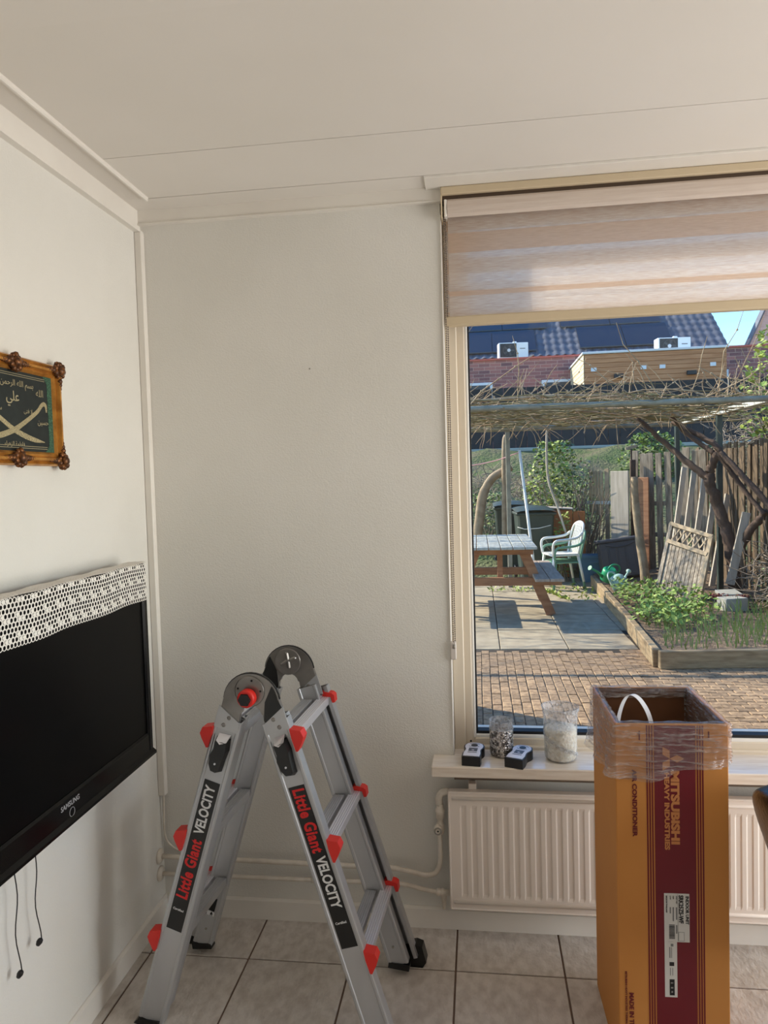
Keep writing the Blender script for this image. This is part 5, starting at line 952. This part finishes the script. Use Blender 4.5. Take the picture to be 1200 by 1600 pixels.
def shrub(name, lab, c, rx, ry, z0, z1, nl, mats, tw=30, lw=0.05, seed=1):
    random.seed(seed); s_ = thing(name, lab, 'shrub', (c[0], c[1], z0)); mb = MB()
    for k in range(tw):
        P = [Vector((U(-.1, .1), U(-.1, .1), 0))]; d = Vector((U(-.5, .5) * rx, U(-.5, .5) * ry, 1)).normalized(); L_ = (z1 - z0) * U(0.6, 1.0)
        for q in range(4): d = (d + Vector((U(-.3, .3), U(-.3, .3), U(-.1, .2)))).normalized(); P.append(P[-1] + d * L_ / 4)
        mb.tube(P, [0.012, 0.01, 0.008, 0.006, 0.003], 4, False)
    mb.obj('stems', 'twig', s_, kind='stuff')
    for mi, m_ in enumerate(mats):
        mb = MB()
        for k in range(nl // len(mats)):
            a = U(0, 6.283); r = math.sqrt(random.random()); z = U(0.08, 1.0); w = math.sin(math.pi * (0.25 + 0.6 * z)) ; p = Vector((math.cos(a) * r * rx * w, math.sin(a) * r * ry * w, z * (z1 - z0))); leaf(mb, p, rv(), Vector((U(-.5, .5), U(-.7, .1), 1)).normalized(), U(0.6, 1.2) * lw, U(0.3, 0.5) * lw)
        mb.obj('leaves', m_, s_, kind='stuff')
shrub('ivy_shrub', 'leafy shrub with yellow-green tips behind the bins and carton', (1.22, 11.75, 0), 0.55, 0.35, 0.1, 2.05, 2600, ['leaf_dark', 'leaf_yellow', 'leaf_green'], 26, 0.07, 4)
shrub('low_shrub', 'low dull green shrub behind the bent trunk', (0.2, 12.4, 0), 0.9, 0.4, 0.1, 1.25, 1500, ['leaf_dark', 'blade'], 30, 0.06, 5)
shrub('dry_shrub', 'dry twiggy shrub beside the wire mesh panel', (1.62, 11.4, 0), 0.22, 0.2, 0.0, 1.75, 500, ['blade', 'twig'], 40, 0.05, 6)
shrub('small_yellow_shrub', 'small yellow-leaved shrub in front of the carton', (1.20, 10.55, 0), 0.16, 0.14, 0.0, 0.98, 260, ['leaf_yellow'], 10, 0.06, 7)
shrub('spring_shrub', 'shrub with fresh yellow-green leaves above the fence at the right', (3.55, 9.0, 0), 0.5, 0.4, 1.75, 3.15, 900, ['leaf_yellow', 'leaf_green'], 30, 0.08, 8)
shrub('bank_shrub', 'dark green bush on the bank behind the slat fence', (3.75, 16.2, 0), 0.75, 0.5, 1.3, 2.35, 1800, ['leaf_dark', 'leaf_green'], 14, 0.09, 9)
def hedge(lab, c, sx, sy, z0, z1, n, seed):
    random.seed(seed); h = thing('twiggy_hedge', lab, 'hedge', (c[0], c[1], z0)); mb = MB()
    for k in range(n):
        p = Vector((U(-1, 1) * sx, U(-1, 1) * sy, U(0, 1) * (z1 - z0) * 0.9)); d = Vector((U(-1, 1), U(-1, 1), U(-0.7, 1))).normalized(); L_ = U(0.2, 0.5); P = [p]
        for q in range(3): d = (d + Vector((U(-.6, .6), U(-.6, .6), U(-.6, .5)))).normalized(); P.append(P[-1] + d * L_ / 3)
        mb.tube(P, [0.007, 0.006, 0.005, 0.003], 3, False)
    mb.obj('twigs', 'twig', h, kind='stuff'); mb = MB()
    for k in range(n): leaf(mb, (U(-1, 1) * sx, U(-1, 1) * sy, U(0, 0.6) * (z1 - z0)), rv(), Vector((U(-.5, .5), U(-.7, .1), 1)).normalized(), U(0.03, 0.06), U(0.012, 0.02))
    mb.obj('leaves', 'leaf_dark', h, kind='stuff')
hedge('tangled bare hedge showing above the reed fence at the right', (4.35, 9.9, 0), 0.85, 1.9, 1.0, 2.32, 2600, 12)
hedge('tangle of dead brush at the left under the pergola', (-0.2, 14.2, 0), 1.5, 1.6, 0.75, 1.7, 900, 13)
hedge('dry twigs and straw at the foot of the reed fence', (2.98, 7.45, 0), 0.12, 0.5, 0.1, 0.75, 260, 14)
br = thing('broken_pot', 'grey concrete block and red gravel at the foot of the pergola post', 'block', (2.50, 7.55, 0.12)); MB().box((0, 0, 0.07), (0.24, 0.16, 0.14), R3(0.3), 0.006).obj('block', 'concrete', br); MB().box((0.05, 0.25, 0.14), (0.22, 0.16, 0.03), R3(0.2, 0.2), 0.004).obj('slab_piece', 'concrete', br)
mb = MB()
mat('gravel_red', S(130, 70, 62), 0.9, tint=0.2)
for k in range(90): mb.sphere((U(-.16, .18), U(0.02, 0.22), 0.10 + U(0, 0.04)), U(0.008, 0.016), 5, 3)
mb.obj('red_gravel', 'gravel_red', br, kind='stuff')

# ================================================================== beyond the garden
mat('brick_purple', S(116, 76, 78), 0.9); mat('clad_orange', S(196, 140, 98), 0.75, col2=S(172, 116, 76), vs=3, stretch=(0.5, 3, 6), tint=0.06); mat('clad_cream', S(214, 196, 164), 0.75, tint=0.05); mat('coping_red', S(190, 98, 86), 0.8); mat('alu_trim', S(214, 214, 216), 0.5); mat('roof_tile', S(76, 78, 88), 0.55, col2=S(92, 94, 104), vs=3); mat('solar', S(24, 29, 46), 0.28, spec=0.6); mat('ac_white', S(232, 234, 236), 0.5); mat('ac_dark', S(40, 42, 46), 0.6); mat('white_frame', S(220, 224, 230), 0.5); mat('pale_render', S(190, 160, 146), 0.9)
def brick_mat(name, c1, c2, mortar, sc):
    m = bpy.data.materials.new(name); m.use_nodes = True; MATS[name] = m; n = m.node_tree.nodes; l = m.node_tree.links; p = n['Principled BSDF']; p.inputs['Roughness'].default_value = 0.9
    tc = n.new('ShaderNodeTexCoord'); sx = n.new('ShaderNodeSeparateXYZ'); cx = n.new('ShaderNodeCombineXYZ'); l.new(tc.outputs['Object'], sx.inputs[0]); ad = n.new('ShaderNodeMath'); l.new(sx.outputs[0], ad.inputs[0]); l.new(sx.outputs[1], ad.inputs[1]); l.new(ad.outputs[0], cx.inputs[0]); l.new(sx.outputs[2], cx.inputs[1])
    b = n.new('ShaderNodeTexBrick'); b.inputs['Scale'].default_value = sc; b.inputs['Color1'].default_value = c1; b.inputs['Color2'].default_value = c2; b.inputs['Mortar'].default_value = mortar; b.inputs['Mortar Size'].default_value = 0.012; b.inputs['Brick Width'].default_value = 0.9; b.inputs['Row Height'].default_value = 0.28; l.new(cx.outputs[0], b.inputs['Vector']); l.new(b.outputs[0], p.inputs['Base Color'])
brick_mat('brick_wall', S(176, 116, 108), S(118, 82, 86), S(196, 170, 156), 2.4); brick_mat('brick_pale', S(206, 178, 166), S(186, 156, 146), S(216, 196, 186), 4.0)
fb = thing('black_fence', 'long black board fence on top of the bank', 'fence', (4, 20.0, 2.1))
pf_ = None
for k in range(76):
    x = -9.5 + k * 0.305; p = (x, U(-.01, .01), 0.93)
    if pf_ is None: pf_ = MB().box((0, 0, 0), (0.296, 0.03, 1.78), None, 0.005).obj('board', 'fence_black', fb, p)
    else: inst(pf_, fb, p)
for z in (0.4, 1.4): MB().b2((-9.6, 0.02, z), (13.6, 0.07, z + 0.09), 0.005).obj('rail', 'fence_black', fb)
an = thing('brick_annex', 'purple brick annex with salmon coping behind the black fence', 'building', (2, 25, 2.1))
MB().b2((-9, 0, 0), (1.6, 4, 3.36)).obj('wall', 'brick_wall', an); MB().b2((5.0, -0.6, 0), (12, 4, 3.30)).obj('wall', 'brick_wall', an); MB().b2((-9, -0.05, 3.36), (1.6, 4, 3.42)).obj('coping', 'coping_red', an); MB().b2((5.0, -0.65, 3.30), (12, 4, 3.36)).obj('coping', 'coping_red', an)
for x0, x1 in ((-2.6, -1.42), (0.22, 1.36)):
    f = MB().b2((x0, -0.05, 1.2), (x1, 0.02, 2.62), 0.01).obj('window_frame', 'white_frame', an); MB().b2((x0 + 0.09, -0.06, 1.29), (x1 - 0.09, -0.045, 2.53)).obj('pane', 'solar', f)
f = MB().b2((5.25, -0.66, 1.2), (6.0, -0.58, 2.62), 0.01).obj('window_frame', 'white_frame', an); MB().b2((5.33, -0.67, 1.29), (5.92, -0.655, 2.45)).obj('pane', 'solar', f)
ta = thing('timber_annex', 'flat roofed annex clad in orange-brown boards with white vents', 'building', (5.18, 22.0, 2.1))
MB().b2((-1.98, 0.03, 0), (1.98, 3.0, 2.90)).obj('core', 'clad_orange', ta); nb = 22
for k in range(nb): z = 0.0 + k * 0.133; MB().b2((-2.0, 0.0, z + 0.004), (2.0, 0.03, z + 0.128), 0.004).obj('cladding_board', 'clad_orange', ta); MB().b2((-2.01, 0.0, z + 0.004), (-1.98, 3.0, z + 0.128), 0.004).obj('side_board', 'clad_cream', ta)
MB().b2((-2.05, -0.05, 2.93), (2.05, 3.05, 3.0), 0.01).obj('roof_trim', 'alu_trim', ta)
for x in (-1.72, 0.04 - 0.35, 0.22, 1.62): MB().b2((x - 0.08, -0.03, 2.42), (x + 0.08, 0.0, 2.53), 0.005).obj('wall_vent', 'white_frame', ta)
for x in (-1.02, 1.02): MB().b2((x - 0.13, -0.10, 2.20), (x + 0.13, 0.0, 2.32), 0.008).obj('wall_lamp', 'ac_dark', ta)
def ac(lab, locn, rz):
    a = thing('air_conditioner', lab, 'air conditioner', locn, rz, 'outdoor units on the flat roofs')
    MB().b2((-0.5, -0.17, 0.03), (0.5, 0.2, 0.55), 0.01).obj('casing', 'ac_white', a); MB().b2((-0.46, -0.185, 0.06), (0.10, -0.17, 0.52), 0.004).obj('grille_panel', 'ac_dark', a); MB().torus((-0.16, -0.19, 0.29), 0.20, 0.012, (0, 1, 0), 24, 6).obj('fan_ring', 'storage_grey', a); MB().lathe([(0.06, 0), (0.05, 0.01)], (-0.16, -0.187, 0.29), (0, -1, 0), 16).obj('fan_hub', 'alu_trim', a)
    for k in range(5): q = k * 1.2566; MB().box((-0.16 + 0.12 * math.cos(q), -0.186, 0.29 + 0.12 * math.sin(q)), (0.14, 0.004, 0.06), R3(y=-q), 0.001).obj('fan_blade', 'storage_grey', a)
    MB().b2((0.0, -0.1, 0.55), (0.12, 0.0, 0.60), 0.005).obj('top_cap', 'ac_white', a)
    MB().b2((0.22, -0.173, 0.33), (0.40, -0.169, 0.36)).obj('nameplate', 'label_grey', a)
    for x in (-0.35, 0.35): MB().b2((x - 0.04, -0.16, 0.0), (x + 0.04, 0.18, 0.03)).obj('foot', 'ac_dark', a)
ac('white outdoor air conditioner on the brick annex roof', (1.30, 25.4, 5.52), 0.12); ac('white outdoor air conditioner on the timber annex roof', (6.10, 23.6, 5.10), 0.12)
hs = thing('row_house', 'row house with dark tiled roof and rows of blue solar panels', 'building', (0, 28, 2.1))
sl_ = 0.83
MB().ext([(0.3, 0), (5.2, 0), (5.2, 3.85 + 4.9 * sl_), (0.3, 3.8)], (-12, 0, 0), (0, 1, 0), (0, 0, 1), (1, 0, 0), 21.1).obj('wall', 'brick_wall', hs)
mb = MB(); nx_, ny_ = 420, 30
def rf(a, b):
    x = -12.2 + 21.45 * a; s_ = b * 5.2; row = (s_ / 0.35) % 1.0; return (x, s_, 3.86 + s_ * sl_ + 0.022 * math.sin(x * 2 * math.pi / 0.3) + 0.06 * (1 - row))
mb.grid(rf, 570, 90).obj('roof_tiles', 'roof_tile', hs, kind='stuff')
for a0, a1, s0, s1 in ((-6.0, 2.35, 0.25, 1.45), (-6.0, 2.9, 1.55, 2.75), (-6, 3.6, 2.85, 4.0), (3.95, 7.35, 0.25, 1.45), (3.4, 7.2, 1.55, 2.75), (4.1, 6.9, 2.85, 4.0)):
    n_ = max(1, round((a1 - a0) / 1.7)); w = (a1 - a0) / n_
    for k in range(n_):
        x0 = a0 + k * w + 0.012; x1 = a0 + (k + 1) * w - 0.012; q = [(x, s_, 3.86 + s_ * sl_ + h) for h in (0.10, 0.14) for x, s_ in ((x0, s0), (x1, s0), (x1, s1), (x0, s1))]
        MB().add(q, [(3, 2, 1, 0), (4, 5, 6, 7), (0, 1, 5, 4), (1, 2, 6, 5), (2, 3, 7, 6), (3, 0, 4, 7)]).obj('solar_panel', 'solar', hs)
gh = thing('gable_house', 'pale brick house gable rising at the right edge of the view', 'building', (14, 30, 2.1))
MB().ext([(-3.42, 0), (4, 0), (4, 9), (-1.2, 9), (-3.42, 4.3)], (0, 0, 0), (1, 0, 0), (0, 0, 1), (0, 1, 0), 0.4).obj('gable_wall', 'brick_pale', gh)
MB().ext([(-3.46, 4.2), (-3.42, 4.2), (-1.18, 9.05), (-1.25, 9.1)], (0, -0.1, 0), (1, 0, 0), (0, 0, 1), (0, 1, 0), 0.55).obj('roof_verge', 'roof_tile', gh)
# ------------------------------------------------------------------ lettering becomes plain mesh
bpy.context.view_layer.update(); _dg = bpy.context.evaluated_depsgraph_get()
for ob in [o for o in bpy.data.objects if o.type == 'FONT']:
    me = bpy.data.meshes.new_from_object(ob.evaluated_get(_dg)); nm = ob.name.split('.')[0]; par = ob.parent; ml = ob.matrix_local.copy()
    bpy.data.objects.remove(ob); o = link(bpy.data.objects.new(nm, me)); o.parent = par; o.matrix_local = ml
